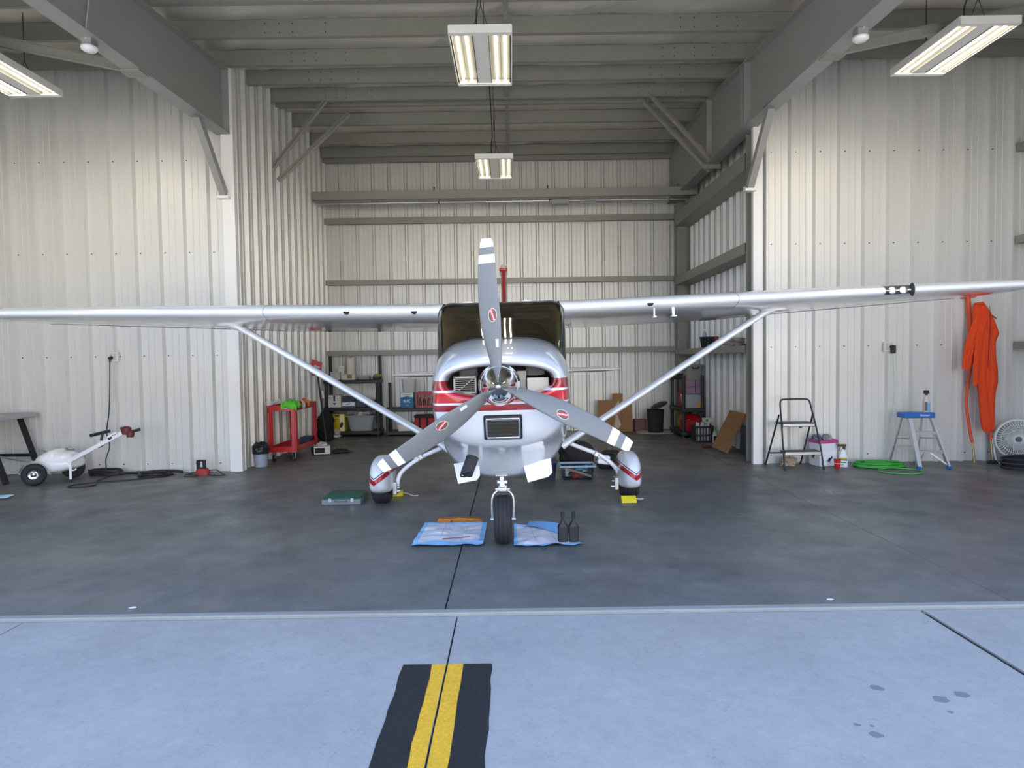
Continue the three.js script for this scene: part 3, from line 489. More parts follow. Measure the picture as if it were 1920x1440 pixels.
{ // main gear: spring legs, wheel fairings, tyres, brakes
  const tyre = (R, w) => lathe([[R * 0.5, -w * 0.4], [R * 0.72, -w * 0.5], [R * 0.9, -w * 0.47], [R * 0.965, -w * 0.36], [R * 0.985, -w * 0.26], [R * 0.965, -w * 0.25], [R * 0.965, -w * 0.22], [R * 0.997, -w * 0.21], [R, -w * 0.06], [R * 0.975, -w * 0.05], [R * 0.975, w * 0.05], [R, w * 0.06], [R * 0.997, w * 0.21], [R * 0.965, w * 0.22], [R * 0.965, w * 0.25], [R * 0.985, w * 0.26], [R * 0.965, w * 0.36], [R * 0.9, w * 0.47], [R * 0.72, w * 0.5], [R * 0.5, w * 0.4]], 40);
  const pantT = (s) => ctex(256, 512, (c, w, h) => { // u across, v up
    c.fillStyle = '#dfe3e8'; c.fillRect(0, 0, w, h);
    const X = (x) => (x * s + 0.15) / 0.3 * w, Y = (y) => h * (1 - y / 0.6);
    const chev = (y, th, col) => { c.strokeStyle = col; c.lineWidth = th / 0.6 * h; c.lineJoin = 'miter'; c.beginPath(); c.moveTo(X(0.16), Y(y + 0.085)); c.lineTo(X(0.03), Y(y)); c.lineTo(X(-0.16), Y(y + 0.13)); c.stroke(); };
    chev(0.27, 0.045, '#b0101c'); chev(0.315, 0.01, '#3a1020');
  });
  for (const s of [-1, 1]) {
    const cx = s < 0 ? -1.375 : 1.36, cz = s < 0 ? 0.06 : -0.03;
    const leg = mesh('main_gear_leg', [tube(s < 0 ? [[-0.5, 0.72, -0.02], [-0.7, 0.60, 0], [-0.92, 0.50, 0.0], [-1.07, 0.41, 0.02], [-1.175, 0.32, 0.04], [-1.205, 0.24, 0.06], [-1.21, 0.16, 0.06]] : [[0.5, 0.72, -0.02], [0.76, 0.59, -0.03], [1.02, 0.485, -0.03], [1.17, 0.38, -0.03], [1.245, 0.28, -0.03], [1.26, 0.2, -0.03], [1.26, 0.15, -0.03]], 0.024, 60, 12)], mWhite, plane);
    mesh('leg_clamp', [rbox(0.05, 0.06, 0.07, 0.01, s * (s < 0 ? 0.955 : 1.0), 0.49, s < 0 ? 0.01 : -0.02, [0, 0, -s * 0.5]), rod([s * 0.99, 0.52, -0.02], [s * 1.03, 0.45, 0.0], 0.018)], mSteel, leg);
    if (s > 0) mesh('step_pad', [rbox(0.14, 0.10, 0.10, 0.02, 1.09, 0.415, -0.1, [0, 0, -0.12])], mWhite, leg);
    const ax = sub('wheel', plane, [cx, 0, cz]);
    mesh('tire', xf(tyre(0.215, 0.19), [0, 0.215, 0], [0, 0, Math.PI / 2]), mRubber, ax);
    mesh('rim', rod([-0.06, 0.215, 0], [0.06, 0.215, 0], 0.11, 0.11, 24), mAlu, ax);
    mesh('brake', [rbox(0.05, 0.14, 0.12, 0.01, -s * 0.14, 0.16, 0), rod([-s * 0.16, 0.13, 0.04], [-s * 0.2, 0.13, 0.04], 0.014), rod([-s * 0.16, 0.19, 0.03], [-s * 0.19, 0.19, 0.03], 0.012)], mSteel, ax);
    // teardrop fairing cut flat below the axle
    const pn = 26, g = grid(40, pn, (u, v) => {
      const k = v, zl = 0.36 - 1.0 * k, r = Math.pow(Math.sin(Math.PI * Math.min(1, Math.pow(k, 0.72))), 0.62), a = u * 2 * Math.PI, x = Math.sign(Math.sin(a)) * Math.pow(Math.abs(Math.sin(a)), 0.72) * 0.13 * r, sg = Math.cos(a);
      const y = 0.27 + (sg > 0 ? Math.pow(sg, 0.8) * 0.25 * Math.pow(r, 1.0) : -Math.pow(-sg, 0.45) * 0.16 * r);
      return [x, y, zl, (x + 0.15) / 0.3, y / 0.6];
    }, true);
    const pm = mesh('wheel_fairing', g, MP(0xffffff, { map: pantT(s), roughness: 0.3, clearcoat: 1, clearcoatRoughness: 0.08 }), ax, true);
  }
  // nose gear
  const ng = sub('nose_gear', plane, [-0.03, 0, A0 - 5.58]);
  mesh('tire', xf(tyre(0.205, 0.15), [0.008, 0.205, 0], [0, 0, Math.PI / 2]), mRubber, ng);
  mesh('rim', rod([-0.05, 0.205, 0], [0.066, 0.205, 0], 0.1, 0.1, 24), mAlu, ng);
  const fork = []; for (const s of [-1, 1]) fork.push(tube([[0.008, 0.46, -0.01], [0.008 + s * 0.05, 0.445, 0], [0.008 + s * 0.085, 0.40, 0.01], [0.008 + s * 0.092, 0.3, 0.01], [0.008 + s * 0.088, 0.2, 0]], 0.0105, 30, 8));
  mesh('fork', [...fork, rod([-0.1, 0.205, 0], [0.115, 0.205, 0], 0.014), rbox(0.075, 0.06, 0.08, 0.012, 0.008, 0.47, -0.01)], mAlu, ng);
  mesh('torque_link', [rbox(0.09, 0.03, 0.06, 0.008, 0.005, 0.525, 0.0), rbox(0.05, 0.05, 0.05, 0.01, 0.005, 0.50, 0.01), rbox(0.1, 0.018, 0.05, 0.006, 0.002, 0.592, 0.0), rbox(0.12, 0.022, 0.07, 0.008, 0, 0.615, -0.01), rod([-0.045, 0.585, 0.03], [0.05, 0.585, 0.03], 0.014), rod([-0.055, 0.465, 0.02], [0.07, 0.465, 0.02], 0.009)], mAlu, ng);
  mesh('oleo_strut', rod([0.003, 0.5, -0.005], [0.0, 0.66, -0.02], 0.024, 0.024, 20), mChrome, ng);
}
{ // propeller: three twisted blades and a polished spinner
  const pr = sub('propeller', plane, [-0.02, 1.383, A0 - 4.63]); pr.rotation.z = 0;
  const R = 1.02;
  const tab = [[0.07, -0.030, 0.026], [0.10, -0.034, 0.028], [0.157, -0.050, 0.031], [0.27, -0.071, 0.041], [0.36, -0.086, 0.048], [0.455, -0.094, 0.053], [0.57, -0.094, 0.052], [0.68, -0.089, 0.049], [0.80, -0.077, 0.048], [0.90, -0.062, 0.047], [0.96, -0.048, 0.045], [0.985, -0.044, 0.043], [1.0, -0.036, 0.034]];
  const edge = (r) => { let i = 0; while (i + 2 < tab.length && tab[i + 1][0] < r) i++; const k = Math.min(1, (r - tab[i][0]) / (tab[i + 1][0] - tab[i][0])), q = (j) => tab[i][j] + (tab[i + 1][j] - tab[i][j]) * k; return [q(1), q(2)]; };
  const bladeT = (sticker) => ctex(128, 1024, (c, w, h) => {
    c.fillStyle = '#727270'; c.fillRect(0, 0, w, h);
    const Y = (r) => h * (1 - r);
    c.fillStyle = '#f2f3f6'; c.fillRect(0, Y(1), w, h * 0.056); c.fillRect(0, Y(0.894), w, h * 0.058);
    const wc = 0.148; // blade width in metres at the badge
    c.save(); c.translate(w * 0.62, Y(0.48)); c.scale(w / wc, h / R);
    c.rotate(0.12);
    const oval = (a, b, col) => { c.fillStyle = col; c.beginPath(); c.ellipse(0, 0, a, b, 0, 0, 7); c.fill(); };
    oval(0.030, 0.047, '#e8e2c8'); oval(0.027, 0.044, '#4c5240');
    c.save(); c.beginPath(); c.ellipse(0, 0, 0.027, 0.044, 0, 0, 7); c.clip(); c.fillStyle = '#b81f26'; c.rotate(-0.35); c.fillRect(-0.014, -0.06, 0.028, 0.12); c.restore();
    c.rotate(-Math.PI / 2 - 0.35); c.scale(0.001, 0.001); c.fillStyle = '#fff'; c.font = 'bold 15px sans-serif'; c.textAlign = 'center'; c.fillText('McCAULEY', 0, 5, 74);
    c.restore();
    if (sticker) { c.fillStyle = '#cfd3d8'; c.fillRect(w * 0.66, Y(0.315), w * 0.17, h * 0.055); }
  });
  const mB = [bladeT(true), bladeT(true), bladeT(false)].map((t) => M(0xffffff, { map: t, roughness: 0.5 }));
  const nr = 40;
  [0.0730, 0.0730 + 2 * Math.PI / 3, 0.0730 - 2 * Math.PI / 3].forEach((rot, bi) => {
    const g = grid(28, nr, (u, v) => {
      const q = v * nr, r = q < 2 ? 0.07 + 0.02 * q : 0.11 + 0.89 * (q - 2) / (nr - 2), [e0, e1] = edge(r), be = (38 - 26 * r) * Math.PI / 180, a = u * 2 * Math.PI, k = (1 - Math.cos(a)) / 2, cx = e0 + (e1 - e0) * k, th = (0.028 * Math.pow(1 - r, 1.5) + 0.006) * Math.sin(a), mid = (e0 + e1) / 2;
      return [cx, r * R, (cx - mid) * Math.tan(be) * 0.8 + th, k, r];
    }, true);
    const b = mesh('blade', g, mB[bi], pr, true); b.rotation.z = rot;
    const cap = mesh('blade_tip', xf(new THREE.CapsuleGeometry(0.006, 0.058, 4, 8), [-0.001, R - 0.002, 0], [0, 0, Math.PI / 2]), mWhite, pr); cap.rotation.z = rot;
  });
  const prof = [[0.0015, 0.338], [0.012, 0.333], [0.03, 0.312], [0.055, 0.272], [0.08, 0.215], [0.1, 0.15], [0.116, 0.09], [0.128, 0.035], [0.139, -0.02], [0.15, -0.07]];
  const cur = new THREE.CatmullRomCurve3(prof.map(([r, z]) => V(r, z, 0)));
  const sp = mesh('spinner', lathe(cur.getPoints(60).map((p) => [Math.max(0.0005, p.x), p.y]), 64, [0, 0, 0], [Math.PI / 2, 0, 0]), M(lin(0.80, 0.80, 0.79), { roughness: 0.1, metalness: 1 }), pr);
  mesh('white_band', lathe([[0.1288, 0.036], [0.1318, 0.022], [0.1345, 0.008]], 64, [0, 0, 0], [Math.PI / 2, 0, 0]), mWhite, sp);
  mesh('back_plate', lathe([[0.001, -0.062], [0.15, -0.071], [0.152, -0.076], [0.15, -0.085], [0.001, -0.085]], 48, [0, 0, 0], [Math.PI / 2, 0, 0]), M(lin(0.1, 0.1, 0.1), { roughness: 0.4, metalness: 0.6 }), sp);
}
// ---------------------------------------------------------------- things on the floor round the nose wheel
function blob(w, h, d, sd, amp = 0.12, flat = true, sq = 3) { // soft lump sitting on y=0
  const g = new THREE.SphereGeometry(1, 40, 28), p = g.attributes.position;
  for (let i = 0; i < p.count; i++) {
    const v = V(p.getX(i), p.getY(i), p.getZ(i)), k = Math.pow(Math.abs(v.x) ** sq + Math.abs(v.y) ** sq + Math.abs(v.z) ** sq, -1 / sq), n = 1 + amp * fbm(v.x * 1.7 + sd, v.y * 1.7, v.z * 1.7 - sd, 4) * 1.6;
    p.setXYZ(i, v.x * k * n * w / 2, Math.max(flat ? -0.999 : -9, v.y * k * n) * h / 2 + h / 2, v.z * k * n * d / 2);
  }
  g.computeVertexNormals(); return g;
}
function hull(rings, pos, seg = 32, n = 4, caps = true) { // stacked rounded-rectangle rings [y, w, d]
  const f = (u, v) => { const [y, w, d, ox = 0] = rings[Math.round(v * (rings.length - 1))], a = u * 2 * Math.PI, c = Math.cos(a), s = Math.sin(a), k = Math.pow(Math.abs(c) ** n + Math.abs(s) ** n, -1 / n); return [ox + c * k * w / 2, y, s * k * d / 2]; };
  const g = [grid(seg, rings.length - 1, f, true)];
  if (caps) for (const r of [rings[0], rings[rings.length - 1]]) g.push(hullCap(r, seg, n));
  return g.map((q) => xf(clean(q), pos));
}
function hullCap([y, w, d, ox = 0], seg, n) { return grid(seg, 1, (u, v) => { const a = u * 2 * Math.PI, c = Math.cos(a), s = Math.sin(a), k = Math.pow(Math.abs(c) ** n + Math.abs(s) ** n, -1 / n) * v; return [ox + c * k * w / 2, y, s * k * d / 2]; }); }

{ // absorbent pads
  const padT = (front) => ctex(256, 256, (c, w, h) => {
    c.fillStyle = '#8fc3ee'; c.fillRect(0, 0, w, h); c.fillStyle = '#dadbe4'; c.fillRect(w * 0.06, h * 0.04, w * 0.87, h * (0.96 - front));
    c.strokeStyle = '#f2f2f6'; c.lineWidth = 3; for (const y of [0.3, 0.5, 0.66]) { c.beginPath(); c.moveTo(w * 0.06, h * y); c.lineTo(w * 0.93, h * (y - 0.05)); c.stroke(); }
    c.strokeStyle = '#a9abbe'; c.lineWidth = 2; c.beginPath(); c.moveTo(w * 0.36, 0); c.lineTo(w * 0.36, h * 0.7); c.moveTo(w * 0.72, h * 0.1); c.lineTo(w * 0.66, h * 0.8); c.stroke();
  });
  const pad = (A, B, C, D, sd, front, label) => { // back-left, back-right, front-right, front-left
    const t = thing('absorbent_pad', label, 'pad', [0, 0, 0], 0, 'blue-edged absorbent pads by the nose wheel');
    const f = (e) => grid(36, 36, (u, v) => { const b = (a, i) => (A[i] * (1 - u) + B[i] * u) * (1 - v) + (D[i] * (1 - u) + C[i] * u) * v, x = b(0, 0), z = b(0, 1); return [x, 0.008 + e + 0.022 * Math.abs(noise3(x * 3.0 + sd, z * 3.0, 1)) + 0.004 * noise3(x * 11, z * 11, sd) + (v > 0.97 || v < 0.02 ? 0.006 : 0), z, u, 1 - v]; });
    mesh('sheet', f(0), MP(0xffffff, { map: padT(front), roughness: 0.75 }), t, true); return t;
  };
  const p1 = pad([-0.85, -6.26], [-0.255, -6.20], [-0.262, -5.475], [-0.865, -5.475], 3, 0.16, 'blue-edged absorbent pad beside the wooden chock');
  mesh('red_strip', bar([-0.62, 0.02, -5.66], [-0.38, 0.02, -5.72], 0.012, 0.004), M(lin(0.25, 0.06, 0.05)), p1);
  const p2 = pad([0.0, -6.12], [0.40, -6.02], [0.584, -5.445], [-0.004, -5.405], 9, 0.1, 'blue-edged absorbent pad under the two black bottles');
  mesh('folded_corner', grid(10, 6, (u, v) => { const x = 0.14 + 0.28 * u - 0.02 * v, z = -6.17 + 0.28 * v * (0.5 + 0.5 * u) + 0.1 * u; return [x, 0.035 + 0.012 * Math.sin(3 * u + v) - 0.01 * v, z]; }), MP(lin(0.22, 0.47, 0.78), { roughness: 0.7 }), p2);
  const ps = thing('absorbent_pad', 'corner of a pale blue pad lying in front of the tug', 'pad');
  mesh('sheet', grid(20, 14, (u, v) => { const x = -6.75 + 0.77 * u, z = -7.62 - (0.30 * v) * (1 - u * 0.55) - 0.12 * u; return [x, 0.008 + 0.01 * Math.abs(noise3(x * 4, z * 4, 2)) + 0.01 * v, z]; }), MP(lin(0.38, 0.66, 0.86), { roughness: 0.7 }), ps);
}
{ // black oil bottles
  const mk = (x, label) => {
    const t = thing('oil_bottle', label, 'bottle', [x, 0.016, -5.55], 0.05);
    mesh('bottle_body', hull([[0, 0.076, 0.052], [0.006, 0.084, 0.06], [0.120, 0.086, 0.06], [0.134, 0.08, 0.056], [0.156, 0.05, 0.044], [0.168, 0.032, 0.03], [0.178, 0.026, 0.026], [0.21, 0.025, 0.025]]), M(lin(0.006, 0.006, 0.007), { roughness: 0.5 }), t);
    mesh('label_panel', [box(0.068, 0.1, 0.0015, 0, 0.068, 0.0302)], M(lin(0.012, 0.012, 0.014), { roughness: 0.6 }), t);
    mesh('cap', lathe([[0.001, 0.25], [0.014, 0.249], [0.0155, 0.246], [0.016, 0.214], [0.0145, 0.206]], 20), M(lin(0.01, 0.01, 0.011), { roughness: 0.5 }), t);
  };
  mk(0.412, 'black oil bottle on the pad, the one nearer the nose wheel'); mk(0.503, 'black oil bottle on the pad, the one farther from the nose wheel');
}
{
  const t = thing('wooden_chock', 'brown splintered wooden chock lying behind the absorbent pad', 'chock', [-0.52, 0, -6.31], 0.06);
  const mw = M(0xffffff, { roughness: 0.8, map: dtex(128, (u, v) => { const n = tn(u, v * 4, 10, 5, 3) * 40 + Math.sin(v * 60 + tn(u, v, 6, 2) * 8) * 12; return [176 + n, 112 + n, 42 + n * 0.6]; }, true, 3) });
  mesh('block', poly([[-0.22, 0], [-0.2, 0.045], [-0.09, 0.038], [-0.02, 0.05], [0.08, 0.04], [0.19, 0.034], [0.22, 0]], 0.07, 0.003, [0, 0.004, -0.035]), mw, t);
  mesh('cord_hole', rod([-0.08, 0.024, 0.0], [-0.08, 0.024, 0.041], 0.008), mBlack, t);
}
{ // tool case
  const t = thing('tool_case', 'flat tool case with green lid and grey base on the floor', 'case', [-1.885, 0, -7.36], 0.02);
  mesh('base', rbox(0.43, 0.06, 0.42, 0.012, 0, 0.03, 0), M(lin(0.17, 0.19, 0.2), { roughness: 0.6 }), t);
  mesh('lid', hull([[0.058, 0.43, 0.42], [0.075, 0.425, 0.41], [0.088, 0.40, 0.32], [0.092, 0.37, 0.28]], [0, 0, -0.01], 40, 8), M(lin(0.02, 0.095, 0.06), { roughness: 0.55 }), t);
  mesh('handle', tube([[-0.06, 0.05, 0.212], [-0.05, 0.045, 0.232], [0.05, 0.045, 0.232], [0.06, 0.05, 0.212]], 0.006, 20, 8), M(lin(0.1, 0.13, 0.1)), t);
  for (const x of [-0.12, 0.12]) mesh('latch', box(0.03, 0.035, 0.006, x, 0.055, 0.212), mSteel, t);
}
{ // yellow chocks
  const mY = MP(lin(0.72, 0.60, 0.015), { roughness: 0.5 }), rope = M(lin(0.6, 0.58, 0.54), { roughness: 0.9 });
  const mk = (x, z, turn, label) => { const t = thing('wheel_chock', label, 'chock', [x, 0, z], turn, 'yellow rubber wheel chocks'); mesh('wedge', poly([[-0.045, 0], [-0.035, 0.055], [-0.012, 0.064], [0.045, 0.012], [0.045, 0]], 0.155, 0.002, [-0.0775, 0, 0], [0, Math.PI / 2, 0]), mY, t); return t; };
  const a = mk(1.245, -7.11, Math.PI, 'yellow wheel chock in front of the wheel beside the clear tote');
  mesh('pull_cord', tube([[-0.08, 0.035, 0], [-0.12, 0.03, -0.005], [-0.16, 0.033, 0.0]], 0.0055, 12, 6), rope, a);
  const b = mk(-1.36, -7.62, 0, 'yellow wheel chock behind the wheel beside the green case');
  mesh('pull_cord', tube([[0.08, 0.03, 0], [0.14, 0.03, 0.04], [0.2, 0.006, 0.05], [0.26, 0.006, 0.03]], 0.005, 20, 6), rope, b);
}
{ // clear tote, black bags
  const mc = MP(lin(0.72, 0.82, 0.9), { transmission: 1, thickness: 0, roughness: 0.06 });
  const t = thing('storage_tote', 'clear open plastic tote with sticks inside under the fuselage', 'tote', [0.825, 0, -8.55]);
  mesh('tub', hull([[0.004, 0.39, 0.27], [0.17, 0.43, 0.31]], [0, 0, 0], 48, 7, false), mc, t); mesh('floor_panel', box(0.38, 0.004, 0.26, 0, 0.005, 0), mc, t);
  mesh('rim', [box(0.46, 0.024, 0.02, 0, 0.18, 0.158), box(0.46, 0.024, 0.02, 0, 0.18, -0.158), box(0.02, 0.024, 0.32, -0.222, 0.18, 0), box(0.02, 0.024, 0.32, 0.222, 0.18, 0)], MP(lin(0.36, 0.50, 0.60), { roughness: 0.35 }), t);
  const st = thing('wooden_stick', 'light wooden stick slanting inside the clear tote', 'stick'); mesh('stick', bar([0.66, 0.155, -8.46], [1.0, 0.045, -8.44], 0.012, 0.026), M(lin(0.52, 0.28, 0.16)), st);
  const rc = thing('red_rag', 'crumpled red rag in the bottom of the clear tote', 'rag', [0.83, 0.009, -8.55]); mesh('cloth', blob(0.14, 0.075, 0.12, 5, 0.35), M(lin(0.45, 0.05, 0.04)), rc);
  const tc = thing('teal_bottle', 'teal spray can lying in the clear tote', 'can'); mesh('can', rod([0.82, 0.1, -8.65], [0.98, 0.13, -8.65], 0.035, 0.035, 16), M(lin(0.08, 0.28, 0.33)), tc);
  const b1 = thing('duffel_bag', 'black duffel bag standing behind the clear tote', 'bag', [0.88, 0, -9.1], 0.1); mesh('bag_body', blob(0.46, 0.4, 0.34, 2, 0.15), mBlackMatte, b1); mesh('bag_handle', tube([[-0.12, 0.34, 0.1], [-0.08, 0.42, 0.06], [0.06, 0.42, 0.06], [0.1, 0.34, 0.1]], 0.012, 20, 8), mBlack, b1);
  const b2 = thing('backpack', 'black backpack slumped behind the wheel fairing', 'bag', [1.40, 0, -9.30], -0.2); mesh('bag_body', blob(0.4, 0.24, 0.3, 11, 0.2), mBlackMatte, b2); mesh('strap', tube([[-0.12, 0.2, 0.1], [0, 0.235, 0.13], [0.12, 0.18, 0.12]], 0.012, 16, 6), mBlack, b2);
  const nb = thing('navy_bin', 'dark navy bin in the shadow under the fuselage', 'bin', [0.42, 0, -8.75]); mesh('tub', hull([[0.004, 0.27, 0.25], [0.21, 0.31, 0.29]], [0, 0, 0], 32, 7), M(lin(0.02, 0.026, 0.055)), nb); mesh('rim', box(0.33, 0.02, 0.31, 0, 0.21, 0), M(lin(0.025, 0.032, 0.065)), nb);
}
for (const [x, z, l] of [[-2.46, -4.2, 'white paper scrap on the floor on the tug side'], [2.01, -4.17, 'white paper scrap on the floor on the ladder side']]) { const t = thing('paper_scrap', l, 'litter', [x, 0, z]); mesh('scrap', poly([[-0.024, -0.01], [-0.01, 0.012], [0.014, 0.014], [0.026, -0.002], [0.008, -0.014]], 0.002, 0, [0, 0.001, 0], [-Math.PI / 2, 0, 0]), mWhite, t); }

// ---------------------------------------------------------------- tug side
{ // electric tug
  const t = thing('aircraft_tug', 'white two-wheeled electric aircraft tug with red-handled tow arm', 'tug', [-6.15, 0, -8.85], 0);
  const mT = MP(lin(0.80, 0.80, 0.81), { roughness: 0.3, clearcoat: 0.5, clearcoatRoughness: 0.15 });
  const whl = (x, z) => { const w = sub('wheel', t, [x, 0.145, z], [0, 0.45, 0]); mesh('tire', torus(0.1, 0.045, 0, 0, 0, [0, 0, 0], 12, 36), mRubber, w); mesh('hub', [lathe([[0.001, 0.03], [0.02, 0.03], [0.028, 0.012], [0.045, 0.008], [0.06, 0.022], [0.07, 0.02], [0.072, -0.02], [0.001, -0.02]], 24, [0, 0, 0], [Math.PI / 2, 0, 0])], mChrome, w); };
  whl(-0.11, 0.26); whl(0.03, -0.30);
  // hood: moulded cover with a saddle top, over a curved mudguard
  const hs = [[-0.27, 0.15, 0.20, 0.10, -0.02], [-0.25, 0.13, 0.26, 0.16, -0.03], [-0.2, 0.12, 0.36, 0.20, -0.05], [-0.13, 0.12, 0.40, 0.22, -0.06], [-0.06, 0.12, 0.43, 0.225, -0.07], [0.0, 0.12, 0.435, 0.23, -0.08], [0.04, 0.13, 0.40, 0.23, -0.08], [0.12, 0.14, 0.395, 0.22, -0.09], [0.18, 0.16, 0.375, 0.2, -0.1], [0.225, 0.18, 0.33, 0.17, -0.1], [0.24, 0.2, 0.29, 0.12, -0.1]];
  const hoodAt = (u, v) => { const q = v * (hs.length - 1), i = Math.min(hs.length - 2, Math.floor(q)), k = q - i, [x, y0, y1, w, z] = hs[i].map((a, m) => a + (hs[i + 1][m] - a) * k), a = u * 2 * Math.PI, c = Math.cos(a), s = Math.sin(a), r = Math.pow(Math.abs(c) ** 4 + Math.abs(s) ** 4, -0.25), top = s > 0 ? 0.72 : 1; return [x, (y0 + y1) / 2 + s * r * (y1 - y0) / 2, z + c * r * w * (s > 0 ? 1 - 0.35 * s * r : 1) * top / top]; };
  const cap = (v) => grid(40, 1, (u, t) => { const p = hoodAt(u, v), m = hs[v ? hs.length - 1 : 0], cy = (m[1] + m[2]) / 2; return [p[0], cy + (p[1] - cy) * t, m[4] + (p[2] - m[4]) * t]; });
  mesh('hood', [grid(40, 30, hoodAt, true), cap(0), cap(1)], mT, t);
  mesh('mudguard', xf(grid(24, 3, (u, v) => { const a = -0.15 + u * (Math.PI + 0.0), w = 0.12 * (v - 0.35); return [Math.cos(a) * 0.168, Math.sin(a) * 0.168, w]; }), [-0.11, 0.15, 0.235], [0, 0.45, 0]), mT, t);
  mesh('mudguard_panel', xf(grid(24, 1, (u, v) => { const a = -0.1 + u * (Math.PI * 0.62), r = 0.1 + 0.068 * v; return [Math.cos(a) * r + 0.0, Math.sin(a) * r, -0.04]; }), [-0.11, 0.145, 0.24], [0, 0.45, 0]), mT, t);
  mesh('badge', xf(new THREE.CylinderGeometry(0.05, 0.05, 0.004, 24), [0.07, 0.416, -0.2], [0.05, 0, -0.22]), mBlack, t);
  mesh('badge_face', xf(new THREE.CylinderGeometry(0.032, 0.032, 0.005, 24), [0.07, 0.417, -0.2], [0.05, 0, -0.22]), mT, t);
  const arm = mesh('tow_arm', [bar([0.08, 0.21, 0.07], [0.92, 0.665, -0.05], 0.05, 0.05)], mT, t);
  mesh('rating_plate', bar([0.715, 0.578, -0.012], [0.83, 0.641, -0.028], 0.053, 0.053), ((c) => M(0xffffff, { map: ctex(64, 64, (q, w, h) => { q.fillStyle = '#eee'; q.fillRect(0, 0, w, h); q.fillStyle = '#111'; q.fillRect(0, 30, 26, 34); q.beginPath(); q.arc(44, 30, 14, 0, 7); q.fill(); q.fillStyle = '#eee'; q.beginPath(); q.arc(44, 30, 8, 0, 7); q.fill(); }), roughness: 0.5 }))(), arm, true);
  mesh('grip_bar', [rod([0.56, 0.63, 0.12], [0.64, 0.66, -0.16], 0.022), rod([0.61, 0.55, -0.02], [0.63, 0.65, -0.03], 0.016)], mBlack, arm);
  mesh('control_head', [...hull([[0, 0.1, 0.09], [0.04, 0.13, 0.12], [0.09, 0.12, 0.1], [0.11, 0.06, 0.06]], [0.93, 0.62, -0.06], 20, 2.4), ...hull([[0, 0.08, 0.08], [0.05, 0.1, 0.1], [0.09, 0.05, 0.05]], [1.0, 0.585, -0.03], 20, 2.4), rod([0.84, 0.70, -0.1], [0.93, 0.69, -0.08], 0.02)], M(lin(0.12, 0.018, 0.014), { roughness: 0.5 }), arm);
  mesh('throttle_grip', rod([1.0, 0.655, -0.05], [1.115, 0.685, -0.06], 0.02, 0.02, 14), mBlack, arm);
  mesh('arm_cable', tube([[0.52, 0.47, 0.01], [0.6, 0.46, 0.0], [0.66, 0.50, -0.01], [0.68, 0.52, 0.0]], 0.008, 16, 6), mBlack, arm);
  const leg = mesh('prop_stand', rod([0.235, 0.28, 0.06], [0.24, 0.03, 0.07], 0.017), mT, t); mesh('foot', rod([0.24, 0.045, 0.07], [0.24, 0.0, 0.07], 0.02), mBlack, leg);
  for (const [a, b] of [[[-0.25, 0.27, 0.06], [-0.95, 0.385, 0.0]], [[-0.1, 0.30, -0.22], [-0.40, 0.40, -0.3]]]) mesh('cradle_rod', [rod(a, b, 0.012), rod([b[0], b[1], b[2] - 0.05], [b[0], b[1], b[2] + 0.05], 0.014)], mSteel, t);
}
{ // work table at the frame edge
  const t = thing('work_table', 'work table with grey edge and black splayed legs by the tug', 'table', [-6.80, 0, -9.0]);
  mesh('table_top', [rbox(0.9, 0.06, 0.9, 0.01, -0.42, 0.87, 0.02)], M(lin(0.36, 0.37, 0.39), { roughness: 0.6 }), t);
  for (const z of [-0.35, 0.3]) for (const [a, b] of [[-0.18, 0.09], [-0.7, -0.75]]) mesh('leg', bar([a, 0.83, z], [b, 0.0, z], 0.06, 0.05), mBlackMatte, t);
  for (const z of [-0.35, 0.3]) mesh('stretcher', bar([-0.72, 0.3, z], [-0.01, 0.3, z], 0.03, 0.04), mBlackMatte, t);
}
function outletBox(x, y, label) {
  const t = thing('wall_outlet', label, 'outlet', [x, y, -9.49]);
  mesh('box_plate', rbox(0.14, 0.14, 0.05, 0.008, 0, 0, 0.0), M(lin(0.68, 0.67, 0.62), { roughness: 0.45, metalness: 0.2 }), t);
  mesh('outlet_face', [rbox(0.045, 0.1, 0.006, 0.004, -0.03, 0, 0.026), rbox(0.045, 0.1, 0.006, 0.004, 0.03, 0, 0.026)], M(lin(0.5, 0.48, 0.42)), t);
  return t;
}
outletBox(-5.70, 1.675, 'metal wall outlet with a black plug above the tug handle');
outletBox(5.40, 1.665, 'metal wall outlet with a charger plug above the green cord');
